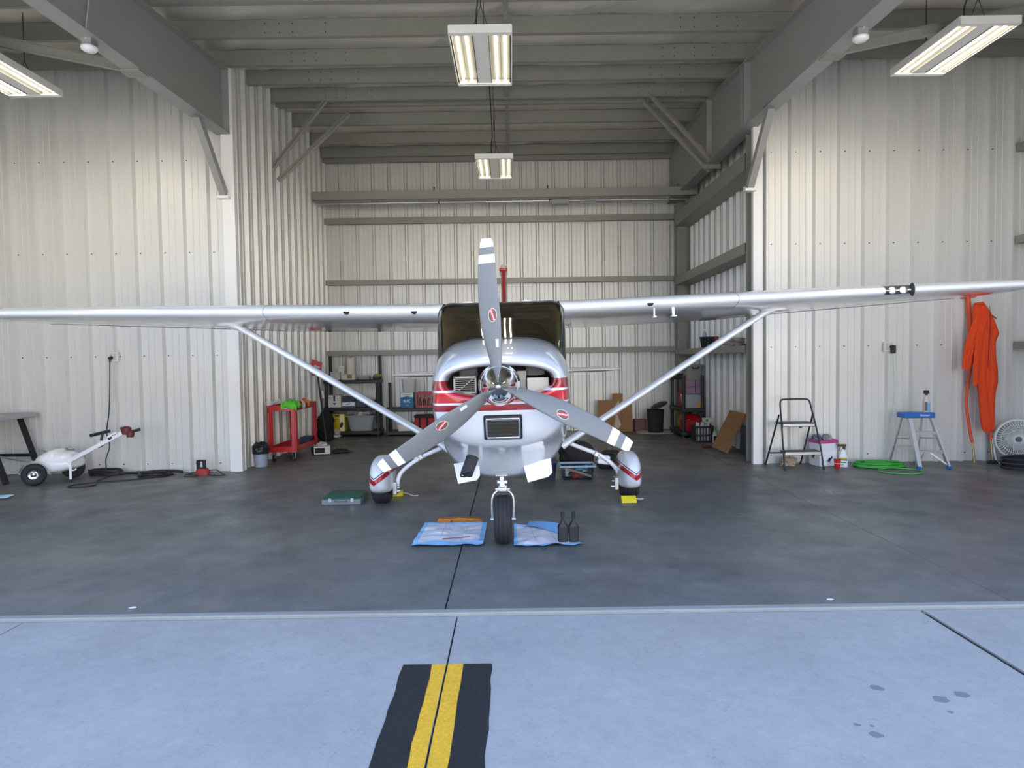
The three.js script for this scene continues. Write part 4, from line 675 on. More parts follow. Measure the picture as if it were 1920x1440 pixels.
{ // black extension cord: plug, drop, coil, trail
  const t = thing('extension_cord', 'black extension cord hanging from the outlet and coiled on the floor', 'cord');
  mesh('plug', [rod([-5.715, 1.665, -9.458], [-5.715, 1.655, -9.40], 0.024, 0.018), rod([-5.715, 1.655, -9.42], [-5.715, 1.60, -9.415], 0.012)], mBlack, t);
  mesh('hanging_run', tube([[-5.715, 1.62, -9.415], [-5.73, 1.3, -9.42], [-5.755, 0.9, -9.42], [-5.80, 0.6, -9.42], [-5.76, 0.4, -9.41], [-5.80, 0.22, -9.38], [-5.79, 0.06, -9.36], [-5.82, 0.02, -9.33]], 0.008, 80, 6), mBlack, t);
  const co = []; for (let k = 0; k < 7; k++) { const ph = k * 0.6; co.push(tube(Array.from({ length: 16 }, (_, i) => { const a = i / 16 * 2 * Math.PI + ph; return [-5.78 + Math.cos(a) * (0.22 + rr(-0.02, 0.02)), 0.013 + k * 0.011 + rr(-0.003, 0.003), -9.33 + Math.sin(a) * (0.09 + rr(-0.012, 0.012))]; }), 0.009, 64, 6, true)); }
  mesh('coil', co, mBlack, t);
  mesh('floor_run', [tube([[-5.65, 0.012, -9.2], [-5.58, 0.011, -8.8], [-5.42, 0.011, -8.5], [-5.62, 0.011, -8.35], [-5.72, 0.011, -8.5], [-5.5, 0.012, -8.72], [-5.2, 0.011, -8.85], [-4.95, 0.012, -9.05], [-4.80, 0.012, -9.25]], 0.0085, 120, 6)], mBlack, t);
  const co2 = []; for (let k = 0; k < 4; k++) co2.push(tube(Array.from({ length: 14 }, (_, i) => { const a = i / 14 * 2 * Math.PI + k; return [-5.0 + Math.cos(a) * (0.22 + rr(-0.06, 0.05)), 0.012 + k * 0.009, -9.2 + Math.sin(a) * (0.13 + rr(-0.05, 0.04))]; }), 0.0085, 60, 6, true));
  co2.push(tube([[-5.55, 0.03, -9.3], [-5.3, 0.02, -9.4], [-5.0, 0.04, -9.38], [-4.8, 0.04, -9.36], [-4.70, 0.03, -9.34]], 0.02, 30, 8));
  mesh('loose_coil', co2, mBlack, t);
}
{ // battery charger
  const t = thing('battery_charger', 'small red and black battery charger with cables on the floor', 'charger', [-4.36, 0, -9.24], -0.1);
  mesh('base', hull([[0, 0.2, 0.14], [0.06, 0.18, 0.12], [0.09, 0.12, 0.1]], [0, 0, 0], 24, 4), M(lin(0.35, 0.03, 0.02)), t);
  mesh('head', [box(0.11, 0.02, 0.06, -0.02, 0.2, 0), box(0.02, 0.13, 0.06, -0.065, 0.14, 0), box(0.02, 0.13, 0.06, 0.025, 0.14, 0), box(0.11, 0.03, 0.06, -0.02, 0.09, 0)], mBlack, t);
  mesh('charger_cable', [tube([[-0.09, 0.04, 0.05], [-0.18, 0.02, 0.12], [-0.14, 0.01, 0.2], [0, 0.011, 0.14], [-0.1, 0.02, 0.1], [-0.22, 0.012, 0.02]], 0.007, 60, 6), tube([[0.09, 0.06, 0.0], [0.2, 0.07, 0.0], [0.3, 0.02, 0.02], [0.36, 0.012, 0.06], [0.25, 0.012, 0.12], [0.12, 0.02, 0.1]], 0.007, 60, 6)], mBlack, t);
}
{ // waste bin with liner
  const t = thing('waste_bin', 'grey plastic waste bin with black liner beside the white trim', 'bin', [-3.775, 0, -9.86]);
  mesh('bucket', lathe([[0.001, 0.003], [0.085, 0.003], [0.09, 0.01], [0.115, 0.27], [0.113, 0.272], [0.088, 0.012]], 40), M(lin(0.30, 0.34, 0.42), { roughness: 0.5 }), t);
  mesh('liner', grid(48, 14, (u, v) => { const a = u * 2 * Math.PI, n = 0.014 * noise3(Math.cos(a) * 2.5, Math.sin(a) * 2.5, v * 2.5), r = v < 0.6 ? 0.119 + 0.012 * v : 0.126 - 0.16 * (v - 0.6); return [Math.cos(a) * (r + Math.max(-0.004, n * (0.3 + v))), 0.205 + 0.165 * v + n * 0.8 * v, Math.sin(a) * (r + Math.max(-0.004, n * (0.3 + v)))]; }, true), MP(lin(0.012, 0.012, 0.013), { roughness: 0.3 }), t);
}
{ // red utility cart
  const t = thing('utility_cart', 'red steel two-shelf utility cart against the ribbed wall', 'cart', [-3.62, 0, -10.9], 0.0);
  const w = 0.42, d = 1.08;
  const tray = (y) => [box(w, 0.01, d, 0, y + 0.005, 0), box(w, 0.085, 0.012, 0, y + 0.042, d / 2), box(w, 0.085, 0.012, 0, y + 0.042, -d / 2), box(0.012, 0.085, d, w / 2, y + 0.042, 0), box(0.012, 0.085, d, -w / 2, y + 0.042, 0)];
  mesh('top_tray', tray(0.80), mRed, t); mesh('bottom_tray', tray(0.15), mRed, t);
  for (const [x, z] of [[-1, -1], [-1, 1], [1, -1], [1, 1]]) {
    mesh('corner_post', [bar([x * (w / 2 + 0.004), 0.15, z * (d / 2 - 0.03)], [x * (w / 2 + 0.004), 0.885, z * (d / 2 - 0.03)], 0.012, 0.09, [0, 0, 1]), bar([x * (w / 2 - 0.03), 0.15, z * (d / 2 + 0.004)], [x * (w / 2 - 0.03), 0.885, z * (d / 2 + 0.004)], 0.07, 0.012, [0, 0, 1]), rod([x * (w / 2 + 0.002), 0.15, z * (d / 2 + 0.002)], [x * (w / 2 + 0.002), 0.885, z * (d / 2 + 0.002)], 0.016)], mRed, t);
    const c = sub('caster', t, [x * (w / 2 - 0.05), 0, z * (d / 2 - 0.06)]); mesh('caster_wheel', rod([-0.016, 0.05, 0], [0.016, 0.05, 0], 0.05, 0.05, 20), mBlack, c); mesh('caster_fork', [box(0.004, 0.09, 0.04, -0.02, 0.09, 0), box(0.004, 0.09, 0.04, 0.02, 0.09, 0), box(0.06, 0.01, 0.06, 0, 0.145, 0)], mSteel, c);
  }
  mesh('cart_label', box(0.09, 0.022, 0.002, 0.04, 0.845, d / 2 + 0.007), mWhite, t);
  const rag = (name, label, x, z, w0, d0, col, drop) => {
    const r = thing(name, label, 'rag', [0, 0, 0]);
    mesh('cloth', grid(30, 26, (u, v) => { const px = x + (u - 0.5) * w0, pz = z + (v - 0.5) * d0, over = Math.max(0, pz - (-10.9 + d / 2)), ox = Math.max(0, px - (-3.62 + w / 2)), hmp = Math.max(0, 1 - 3 * Math.abs(u - 0.5)) * 0.03; return [Math.min(px, -3.62 + w / 2 + 0.042 + 0.012 * noise3(pz * 9, 1, 3)), 0.885 + 0.1 * Math.abs(fbm(px * 7, pz * 7, drop * 10, 3)) + hmp + 0.02 - Math.min(drop, over + ox) * 1.1, Math.min(pz, -10.9 + d / 2 + 0.042 + 0.012 * noise3(px * 12, 2, 5))]; }), M(col, { roughness: 0.95 }), r);
  };
  rag('cleaning_rag', 'white rag bunched on the far corner of the red cart top', -3.72, -10.45, 0.15, 0.2, lin(0.62, 0.62, 0.66), 0.03);
  rag('cleaning_rag', 'bright green rag draped over the front of the red cart', -3.48, -10.42, 0.28, 0.30, lin(0.12, 0.62, 0.05), 0.12);
  rag('cleaning_rag', 'white rag hanging down the side of the red cart', -3.42, -10.67, 0.2, 0.14, lin(0.66, 0.66, 0.70), 0.16);
  rag('cleaning_rag', 'orange rag hanging over the side of the red cart', -3.42, -10.95, 0.18, 0.12, lin(0.78, 0.20, 0.02), 0.1);
  const bb = thing('tool_box', 'small navy tool box on the lower shelf of the red cart', 'box', [-3.52, 0.16, -11.28]); mesh('box_body', rbox(0.16, 0.1, 0.26, 0.01, 0, 0.05, 0), M(lin(0.015, 0.025, 0.07)), bb); mesh('box_lid', rbox(0.165, 0.035, 0.265, 0.01, 0, 0.115, 0), M(lin(0.02, 0.03, 0.08)), bb);
}
{ // power supply box and cable heap
  const t = thing('power_supply', 'small white metal power supply box on the floor by the cart', 'box', [-3.22, 0, -11.12], 0.25);
  mesh('case', rbox(0.26, 0.13, 0.22, 0.008, 0, 0.08, 0), M(lin(0.6, 0.6, 0.54)), t); mesh('front_panel', box(0.16, 0.085, 0.004, -0.035, 0.08, 0.111), mBlackMatte, t);
  for (const x of [-0.1, 0.1]) mesh('foot', box(0.03, 0.02, 0.18, x, 0.008, 0), mBlack, t);
  mesh('clip_heap', xf(blob(0.14, 0.06, 0.1, 8, 0.5), [0.0, 0.142, 0]), M(lin(0.5, 0.5, 0.46)), t);
  const c = thing('cable_heap', 'heap of black cable lying next to the white power supply', 'cable', [-2.92, 0, -11.25]); const cs = []; for (let k = 0; k < 6; k++) cs.push(tube(Array.from({ length: 9 }, () => [rr(-0.16, 0.14), rr(0.012, 0.06), rr(-0.1, 0.1)]), 0.01, 60, 6, true)); mesh('cable', cs, mBlack, c);
}
{ // snow shovel upside down in the corner
  const t = thing('snow_shovel', 'shovel leaning in the corner with its red blade up', 'shovel');
  mesh('handle', rod([-3.55, 0.02, -12.55], [-3.76, 1.34, -12.80], 0.018), mBlack, t); mesh('grip_sticker', rod([-3.632, 0.86, -12.70], [-3.655, 1.0, -12.73], 0.0195), mWhite, t);
  mesh('blade', [xf(poly([[-0.075, -0.14], [-0.1, 0.02], [-0.06, 0.16], [0.12, 0.09], [0.1, -0.03], [0.03, -0.15]], 0.02, 0.006), [-3.765, 1.45, -12.7], [0, 0.5, 0.0])], mRed, t);
  mesh('blade_logo', box(0.11, 0.035, 0.003, -3.735, 1.47, -12.675, [0, 0.5, -0.45]), M(lin(0.6, 0.5, 0.48)), t);
  const b = thing('dark_bag', 'dark lumpy bag in the corner behind the red cart', 'bag', [-3.70, 0, -13.05]); mesh('bag_body', blob(0.3, 0.55, 0.4, 21, 0.2), mBlackMatte, b);
}
function rack(name, label, x0, x1, z0, z1, tiers, frontH, rearH) {
  const t = thing(name, label, 'shelf', [(x0 + x1) / 2, 0, (z0 + z1) / 2]); const w = x1 - x0, d = z1 - z0;
  for (const y of tiers) mesh('shelf_board', [rbox(w, 0.075, d, 0.015, 0, y - 0.039, 0), ...Array.from({ length: 5 }, (_, k) => box(0.008, 0.02, d + 0.004, -w / 2 + (k + 0.5) * w / 5, y - 0.055, 0))], mBlack, t);
  for (const sx of [-1, 1]) for (const sz of [-1, 1]) mesh('post', rod([sx * (w / 2 - 0.05), 0, sz * (d / 2 - 0.05)], [sx * (w / 2 - 0.05), sz > 0 ? frontH : rearH, sz * (d / 2 - 0.05)], 0.032, 0.032, 14), mBlack, t);
  return t;
}
rack('plastic_shelf', 'black plastic shelf unit in the corner holding a paper towel roll', -3.895, -2.74, -14.08, -13.62, [0.12, 0.62, 1.18], 1.2, 1.68);
rack('plastic_shelf', 'low black plastic shelf holding a blue oil carton and red crate', -2.64, -1.45, -14.06, -13.62, [0.1, 0.585], 0.6, 1.1);
const carton = (name, label, cat, x, y, z, w, h, d, mat, turn = 0, face) => { const t = thing(name, label, cat, [x, y, z], turn); mesh('box_body', rbox(w, h, d, 0.006, 0, h / 2, 0), mat, t); if (face) mesh('printed_face', xf(new THREE.PlaneGeometry(w - 0.012, h - 0.012), [0, h / 2, d / 2 + 0.0015]), face, t, true); else mesh('lid_seam', box(w * 0.98, 0.004, 0.004, 0, h * 0.82, d / 2 + 0.001), mScrew, t); return t; };
{
  const mCr = M(lin(0.66, 0.64, 0.57)), mWh = M(lin(0.74, 0.73, 0.70)), mNv = M(lin(0.03, 0.04, 0.09));
  // top
  carton('flat_carton', 'pale flat carton standing at the end of the top shelf board', 'box', -3.66, 1.18, -13.72, 0.2, 0.17, 0.1, M(lin(0.5, 0.48, 0.45)), 0.1);
  carton('white_carton', 'upright white carton on the top shelf beside the roll', 'box', -3.56, 1.18, -13.86, 0.12, 0.30, 0.12, mCr);
  carton('tape_carton', 'open white carton with a brown flap on the top shelf', 'box', -3.37, 1.18, -13.74, 0.28, 0.11, 0.2, mCr).add((() => { const m = new THREE.Mesh(boxUV(box(0.1, 0.08, 0.004, 0.02, 0.07, 0.103)), mCard); m.name = 'brown_flap'; return m; })());
  const pt = thing('paper_towel_roll', 'tall white paper towel roll standing on the corner shelf', 'paper roll', [-3.40, 1.18, -13.975]); mesh('roll', lathe([[0.02, 0], [0.085, 0.002], [0.087, 0.01], [0.087, 0.455], [0.085, 0.46], [0.02, 0.46]], 32), M(lin(0.66, 0.63, 0.54), { roughness: 0.95 }), pt); mesh('core', rod([0, 0.3, 0], [0, 0.48, 0], 0.02), mCard, pt);
  const pl = thing('plastic_trays', 'stack of clear shallow trays on the top shelf', 'tray', [-3.07, 1.18, -13.78]); mesh('tray', hull([[0.002, 0.22, 0.2], [0.05, 0.26, 0.24], [0.055, 0.28, 0.26]], [0, 0, 0], 32, 6), MP(lin(0.55, 0.56, 0.52), { roughness: 0.2, transmission: 0.3 }), pl); mesh('inner_tray', hull([[0.03, 0.18, 0.18], [0.075, 0.22, 0.2]], [0, 0, 0], 32, 6), MP(lin(0.45, 0.46, 0.42), { roughness: 0.2 }), pl);
  const yr = thing('rope_bundle', 'yellow and dark rope bundle at the end of the top shelf', 'rope', [-2.82, 1.181, -13.84]); mesh('dark_rope', [torus(0.07, 0.03, 0, 0.03, 0, [Math.PI / 2, 0, 0])], M(lin(0.05, 0.05, 0.03)), yr); mesh('yellow_rope', [torus(0.065, 0.028, 0.01, 0.075, 0, [Math.PI / 2 + 0.1, 0, 0])], M(lin(0.32, 0.27, 0.06)), yr);
  // middle
  const f1 = M(0xffffff, { roughness: 0.7, map: ctex(128, 128, (c, w, h) => { c.fillStyle = '#d9d6cc'; c.fillRect(0, 0, w, h); c.fillStyle = '#27407c'; c.fillRect(52, 0, 20, 62); c.fillStyle = '#222'; c.beginPath(); c.moveTo(44, 84); c.lineTo(84, 84); c.lineTo(64, 106); c.fill(); c.strokeStyle = '#a77'; c.lineWidth = 3; c.strokeRect(8, 20, 22, 20); c.strokeRect(96, 30, 20, 28); }) });
  carton('shipping_carton', 'white carton with a blue strip and black arrow on the middle shelf', 'box', -3.66, 0.62, -13.70, 0.26, 0.25, 0.2, mCr, 0, f1);
  const f2 = M(0xffffff, { roughness: 0.6, map: ctex(128, 64, (c, w, h) => { c.fillStyle = '#e4e4e4'; c.fillRect(0, 0, w, h); c.fillStyle = '#2b3d7a'; c.fillRect(0, h - 16, w, 16); c.fillStyle = '#555'; c.beginPath(); c.ellipse(64, 22, 30, 7, -0.2, 0, 7); c.fill(); }) });
  carton('filter_carton', 'flat white and blue carton on the middle shelf', 'box', -3.38, 0.62, -13.70, 0.26, 0.10, 0.2, mWh, 0, f2);
  carton('dark_carton', 'dark blue carton on top of the flat white carton', 'box', -3.38, 0.722, -13.72, 0.24, 0.12, 0.18, mNv);
  carton('navy_carton', 'navy carton next to the flat white carton on the middle shelf', 'box', -3.12, 0.62, -13.74, 0.18, 0.2, 0.2, M(lin(0.06, 0.06, 0.14)));
  carton('purple_carton', 'small purple carton at the end of the middle shelf', 'box', -2.92, 0.62, -13.72, 0.14, 0.14, 0.16, M(lin(0.12, 0.08, 0.14)));
  // bottom
  const fy = M(0xffffff, { roughness: 0.6, map: ctex(128, 160, (c, w, h) => { c.fillStyle = '#c9a818'; c.fillRect(0, 0, w, h); c.fillStyle = '#222'; c.fillRect(40, 8, 50, 12); c.fillStyle = '#e8dca8'; c.fillRect(84, 0, 44, h); c.fillStyle = '#222'; c.beginPath(); c.ellipse(100, 100, 14, 28, 0.3, 0, 7); c.fill(); c.fillStyle = '#8a7a20'; c.fillRect(14, 40, 56, 10); c.fillRect(14, 60, 40, 8); }) });
  carton('yellow_sack', 'yellow printed sack with a white stripe on the bottom shelf', 'sack', -3.61, 0.12, -13.70, 0.30, 0.36, 0.2, M(lin(0.5, 0.38, 0.03)), 0, fy);
  const gt = thing('grey_tote', 'grey translucent tote full of bottles on the bottom shelf', 'tote', [-3.15, 0.12, -13.80]); mesh('tub', hull([[0, 0.44, 0.3], [0.30, 0.56, 0.36]], [0, 0, 0], 40, 7), MP(lin(0.30, 0.32, 0.33), { roughness: 0.35 }), gt); mesh('rim', box(0.58, 0.025, 0.38, 0, 0.305, 0), M(lin(0.24, 0.26, 0.27)), gt); mesh('contents', [xf(blob(0.4, 0.08, 0.25, 4, 0.4), [0, 0.315, 0]), ball(0.03, 0.16, 0.36, 0.1)], M(lin(0.5, 0.5, 0.48)), gt);
  const sb = thing('plastic_sack', 'small white plastic sack on the floor before the yellow sack', 'bag', [-3.62, 0, -13.42]); mesh('bag_body', blob(0.2, 0.17, 0.16, 14, 0.4), MP(lin(0.5, 0.5, 0.44), { roughness: 0.4 }), sb);
  // low shelf
  const mcl = MP(lin(0.70, 0.70, 0.66), { transmission: 0.35, thickness: 0, roughness: 0.25 });
  const nc = M(0xffffff, { roughness: 0.6, map: ctex(256, 300, (c, w, h) => { c.fillStyle = '#1d6a93'; c.fillRect(0, 0, w, h); c.fillStyle = '#ddd9cc'; c.beginPath(); c.moveTo(0, 0); c.lineTo(w, 0); c.lineTo(w, 96); c.lineTo(128, 70); c.lineTo(0, 96); c.fill(); c.strokeStyle = '#8a6f55'; c.lineWidth = 9; c.beginPath(); c.moveTo(30, 22); c.quadraticCurveTo(128, 76, 226, 22); c.stroke(); c.fillStyle = '#d9e6ee'; c.font = 'bold 84px sans-serif'; c.textAlign = 'center'; c.fillText('N/C', 128, 196); c.font = 'bold 26px sans-serif'; c.fillText('x  OIL', 128, 264); }) });
  carton('oil_carton', 'blue and white oil carton lettered N/C on the low shelf', 'box', -2.17, 0.585, -13.72, 0.27, 0.32, 0.22, M(lin(0.05, 0.2, 0.34)), 0, nc);
  const jar = thing('clear_bin', 'clear plastic bin of parts on top of the oil carton', 'bin', [-2.14, 0.908, -13.73]); mesh('tub', hull([[0, 0.24, 0.18], [0.26, 0.29, 0.22]], [0, 0, 0], 32, 6, false), mcl, jar); mesh('rim', [...hull([[0.255, 0.30, 0.23], [0.272, 0.30, 0.23]], [0, 0, 0], 32, 6, false)], M(lin(0.5, 0.5, 0.46)), jar); mesh('blue_contents', hull([[0.004, 0.22, 0.16], [0.1, 0.24, 0.18]], [0, 0, 0], 24, 6), M(lin(0.16, 0.2, 0.32)), jar); mesh('pink_contents', xf(blob(0.18, 0.09, 0.14, 6, 0.3), [0, 0.1, 0]), M(lin(0.55, 0.38, 0.3)), jar);
  const rcx = thing('bottle_crate', 'red plastic bottle crate on the low shelf', 'crate', [-1.77, 0.585, -13.76]); const crt = []; for (const [a, b, c, d2] of [[-0.2, 0.15, 0.2, 0.15], [-0.2, -0.15, 0.2, -0.15], [-0.2, -0.15, -0.2, 0.15], [0.2, -0.15, 0.2, 0.15]]) { crt.push(bar([a, 0.025, b], [c, 0.025, d2], 0.02, 0.05), bar([a, 0.29, b], [c, 0.29, d2], 0.02, 0.06)); for (let k = 0; k < 5; k++) crt.push(box(0.022, 0.24, 0.022, a + (c - a) * (k + 0.5) / 5, 0.15, b + (d2 - b) * (k + 0.5) / 5)); } crt.push(box(0.4, 0.02, 0.3, 0, 0.01, 0)); mesh('crate_body', crt, MP(lin(0.36, 0.02, 0.025), { roughness: 0.4 }), rcx);
  for (let k = 0; k < 4; k++) { const b = thing('brown_bottle', 'small brown bottle standing in the red crate', 'bottle', [-1.91 + k * 0.09, 0.606, -13.70], 0, 'bottles in the red crate'); mesh('bottle_body', lathe([[0.001, 0], [0.028, 0], [0.03, 0.01], [0.03, 0.12], [0.012, 0.17], [0.012, 0.2], [0.001, 0.2]], 16), MP(lin(0.12, 0.05, 0.03), { roughness: 0.15 }), b); mesh('bottle_cap', rod([0, 0.195, 0], [0, 0.215, 0], 0.014), mSteel, b); }
  const cb = thing('cooler_bag', 'red and black cooler bag under the red crate', 'bag', [-1.82, 0.1, -13.76]); mesh('bag_body', rbox(0.42, 0.28, 0.26, 0.03, 0, 0.14, 0), M(lin(0.36, 0.02, 0.02), { roughness: 0.7 }), cb); mesh('bag_lid', rbox(0.44, 0.06, 0.28, 0.025, 0, 0.30, 0), mBlackMatte, cb); for (const x of [-0.1, 0.06]) mesh('bag_strap', box(0.045, 0.27, 0.008, x, 0.14, 0.132), mBlackMatte, cb);
  carton('cream_carton', 'cream carton on the bottom of the low shelf', 'box', -2.22, 0.1, -13.78, 0.30, 0.17, 0.22, mCr);
}
// ---------------------------------------------------------------- ladder side, back corner
{ // flattened cardboard against the back wall
  for (const [x0, x1, h, dz, lean, label] of [[1.80, 2.13, 0.66, 0.0, 0.05, 'wide brown cardboard sheet leaning on the back wall'], [2.11, 2.33, 0.80, 0.03, 0.06, 'tall narrow brown cardboard sheet leaning on the back wall'], [2.30, 2.52, 0.63, 0.06, 0.07, 'short brown cardboard sheet nearest the black trash can']]) {
    const t = thing('cardboard_sheet', label, 'cardboard', [(x0 + x1) / 2, 0.0, -13.90 + dz]); const g = box(x1 - x0, h, 0.012, 0, h / 2, 0); mesh('sheet', xf(g, [0, 0.006, 0], [-lean, 0, 0]), mCard, t);
    if (h > 0.7) mesh('torn_paper', xf(poly([[-0.08, 0.1], [-0.05, 0.32], [-0.09, 0.5], [0.02, 0.66], [0.06, 0.5], [-0.02, 0.36], [0.07, 0.14], [0.0, 0.06]], 0.002, 0), [0, 0.006, 0.008], [-lean, 0, 0]), M(lin(0.5, 0.44, 0.34)), t); else mesh('fold_crease', xf(box(x1 - x0, 0.004, 0.002, 0, h * 0.5, 0.007), [0, 0.006, 0], [-lean, 0, 0]), M(lin(0.12, 0.075, 0.04)), t);
  }
  const m = thing('floor_mat', 'pale round floor mat under the black trash can', 'mat', [2.98, 0, -13.66]); mesh('mat', lathe([[0.001, 0.014], [0.40, 0.014], [0.42, 0.008], [0.42, 0.001], [0.001, 0.001]], 40), M(lin(0.42, 0.42, 0.40)), m);
  m.scale.set(1, 1, 0.8);
  const b = thing('trash_can', 'black trash can with its lid propped open', 'trash can', [2.96, 0.014, -13.66]);
  mesh('can_body', lathe([[0.001, 0], [0.15, 0], [0.155, 0.02], [0.172, 0.44], [0.18, 0.45], [0.18, 0.465], [0.168, 0.465], [0.15, 0.03]], 40), mBlackMatte, b);
  mesh('lid', xf(lathe([[0.001, 0.05], [0.1, 0.045], [0.17, 0.02], [0.182, 0.0], [0.17, 0.0]], 40), [0.08, 0.54, -0.02], [0.15, 0, 0.42]), mBlack, b);
  const rb = thing('brick_box', 'reddish box on the floor behind the trash can', 'box', [2.70, 0, -13.98]); mesh('box_body', rbox(0.24, 0.22, 0.16, 0.008, 0, 0.11, 0), M(lin(0.14, 0.055, 0.04)), rb); mesh('box_lid', rbox(0.25, 0.04, 0.17, 0.008, 0, 0.235, 0), M(lin(0.15, 0.06, 0.045)), rb);
}
rack('plastic_shelf', 'black plastic shelf with lilac boxes against the alcove side', 3.24, 3.70, -13.62, -12.62, [0.12, 0.57], 1.2, 1.2);
{
  const mLil = M(lin(0.34, 0.20, 0.28)), mcl = MP(lin(0.62, 0.64, 0.66), { transmission: 0.45, thickness: 0, roughness: 0.25 });
  const tt = thing('parts_tote', 'clear tote of odds and ends on the side shelf', 'tote', [3.50, 0.57, -12.88]); mesh('tub', hull([[0, 0.34, 0.3], [0.26, 0.38, 0.34]], [0, 0, 0], 32, 7, false), mcl, tt);
  mesh('pale_contents', xf(blob(0.2, 0.18, 0.2, 3, 0.2), [-0.06, 0.005, 0.03]), M(lin(0.55, 0.45, 0.36)), tt); mesh('blue_contents', xf(blob(0.3, 0.1, 0.24, 7, 0.2), [0, 0.003, 0]), M(lin(0.12, 0.16, 0.24)), tt); mesh('yellow_tag', box(0.1, 0.09, 0.004, 0.11, 0.055, 0.165), M(lin(0.55, 0.34, 0.02)), tt);
  let i = 0; for (const [x, y, w, h, l] of [[3.45, 0.84, 0.17, 0.14, 'lilac box at the lower front of the lilac stack'], [3.62, 0.84, 0.15, 0.14, 'lilac box at the lower wall side of the lilac stack'], [3.45, 0.983, 0.17, 0.13, 'lilac box at the upper front of the lilac stack'], [3.62, 0.983, 0.15, 0.13, 'lilac box at the upper wall side of the lilac stack']]) carton('lilac_box', l, 'box', x, y, -12.89, w, h, 0.26, i++ % 2 ? M(lin(0.31, 0.19, 0.26)) : mLil);
  const g = thing('lidded_tote', 'grey lidded tote with a black handle on the lilac boxes', 'tote', [3.53, 1.115, -12.90]); mesh('tub', hull([[0, 0.30, 0.3], [0.26, 0.35, 0.34]], [0, 0, 0], 32, 7), M(lin(0.24, 0.24, 0.22)), g); mesh('lid', rbox(0.37, 0.035, 0.36, 0.012, 0, 0.275, 0), M(lin(0.26, 0.26, 0.24)), g); mesh('handle', tube([[-0.06, 0.24, 0.18], [-0.05, 0.22, 0.195], [0.05, 0.22, 0.195], [0.06, 0.24, 0.18]], 0.011, 16, 8), mBlack, g);
  const lampb = thing('work_light', 'work light standing at the front of the side shelf', 'light', [3.35, 0.57, -13.35]); mesh('stand', [rod([0, 0, 0], [0, 0.56, 0], 0.02), rod([0, 0, 0], [0, 0.02, 0], 0.08)], mBlack, lampb); mesh('head', [rbox(0.2, 0.12, 0.1, 0.02, 0, 0.6, 0)], mBlack, lampb); mesh('reflector', box(0.16, 0.03, 0.09, 0, 0.672, 0.01), M(lin(0.6, 0.52, 0.44)), lampb);
  const yb = [[3.47, -13.42, 'yellow and black sack on the lower side shelf near the trash can'], [3.44, -13.16, 'yellow and black sack on the lower side shelf by the red tool box']]; for (const [x, z, l] of yb) { const t = thing('yellow_sack', l, 'sack', [x, 0.12, z]); mesh('sack_body', blob(0.22, 0.34, 0.2, x + z, 0.12), M(lin(0.28, 0.23, 0.02)), t); mesh('black_print', box(0.12, 0.1, 0.004, 0, 0.14, 0.102), mBlackMatte, t); }
  const ys = thing('yellow_funnel', 'yellow funnel at the back of the side shelf', 'funnel', [3.52, 0.57, -13.50]); mesh('cone', lathe([[0.02, 0], [0.02, 0.1], [0.09, 0.22], [0.092, 0.25]], 24), M(lin(0.5, 0.38, 0.03)), ys);
  const red = thing('oil_can', 'red metal can on the side shelf behind the clear tote', 'can', [3.42, 0.57, -13.16]); mesh('can_body', rbox(0.2, 0.3, 0.16, 0.01, 0, 0.15, 0), M(lin(0.3, 0.02, 0.02)), red); mesh('spout', rod([0.05, 0.3, 0], [0.05, 0.34, 0], 0.02), mBlack, red);
  const rt = thing('red_tool_box', 'red tool box on the lower board of the side shelf', 'tool box', [3.48, 0.12, -12.87]); mesh('box_body', rbox(0.36, 0.22, 0.3, 0.015, 0, 0.11, 0), mRed, rt); mesh('box_lid', hull([[0.22, 0.36, 0.3], [0.3, 0.3, 0.18], [0.32, 0.2, 0.1]], [0, 0, 0], 24, 6), mRed, rt); mesh('latch', box(0.03, 0.05, 0.008, -0.08, 0.21, 0.153), mChrome, rt);
  // milk crate with white bottles
  const mcx = thing('milk_crate', 'black slatted crate of white bottles before the side shelf', 'crate', [3.48, 0, -12.1]); const cr = []; for (const [a, b, c, d2] of [[-0.16, 0.16, 0.16, 0.16], [-0.16, -0.16, 0.16, -0.16], [-0.16, -0.16, -0.16, 0.16], [0.16, -0.16, 0.16, 0.16]]) { for (const y of [0.02, 0.13, 0.28]) cr.push(bar([a, y, b], [c, y, d2], 0.014, y > 0.2 ? 0.04 : 0.03)); for (let k = 0; k < 6; k++) cr.push(box(0.016, 0.28, 0.016, a + (c - a) * (k + 0.5) / 6, 0.15, b + (d2 - b) * (k + 0.5) / 6)); } cr.push(box(0.32, 0.015, 0.32, 0, 0.008, 0)); mesh('crate_body', cr, mBlack, mcx);
  const mbw = MP(lin(0.66, 0.66, 0.64), { roughness: 0.4 }); [[-0.09, 0.07], [0.0, 0.07], [0.09, 0.07], [-0.09, -0.04], [0.0, -0.04], [0.09, -0.04]].forEach(([x, z], k) => { const t = thing('white_bottle', 'white plastic bottle standing in the black slatted crate', 'bottle', [3.48 + x, 0.016, -12.1 + z], 0, 'white bottles in the black crate'); mesh('bottle_body', lathe([[0.001, 0], [0.036, 0], [0.038, 0.01], [0.038, 0.24], [0.03, 0.275], [0.015, 0.29], [0.015, 0.31]], 16), mbw, t); mesh('cap', rod([0, 0.305, 0], [0, 0.335, 0], 0.019), mbw, t); });
  const wb = thing('white_carton', 'small white carton lying on top of the milk crate', 'box', [3.585, 0.352, -12.12], 0.1); mesh('box_body', rbox(0.16, 0.08, 0.14, 0.006, 0, 0.04, 0), M(lin(0.62, 0.62, 0.58)), wb); mesh('green_print', box(0.05, 0.05, 0.003, -0.04, 0.04, 0.071), M(lin(0.1, 0.3, 0.05)), wb);
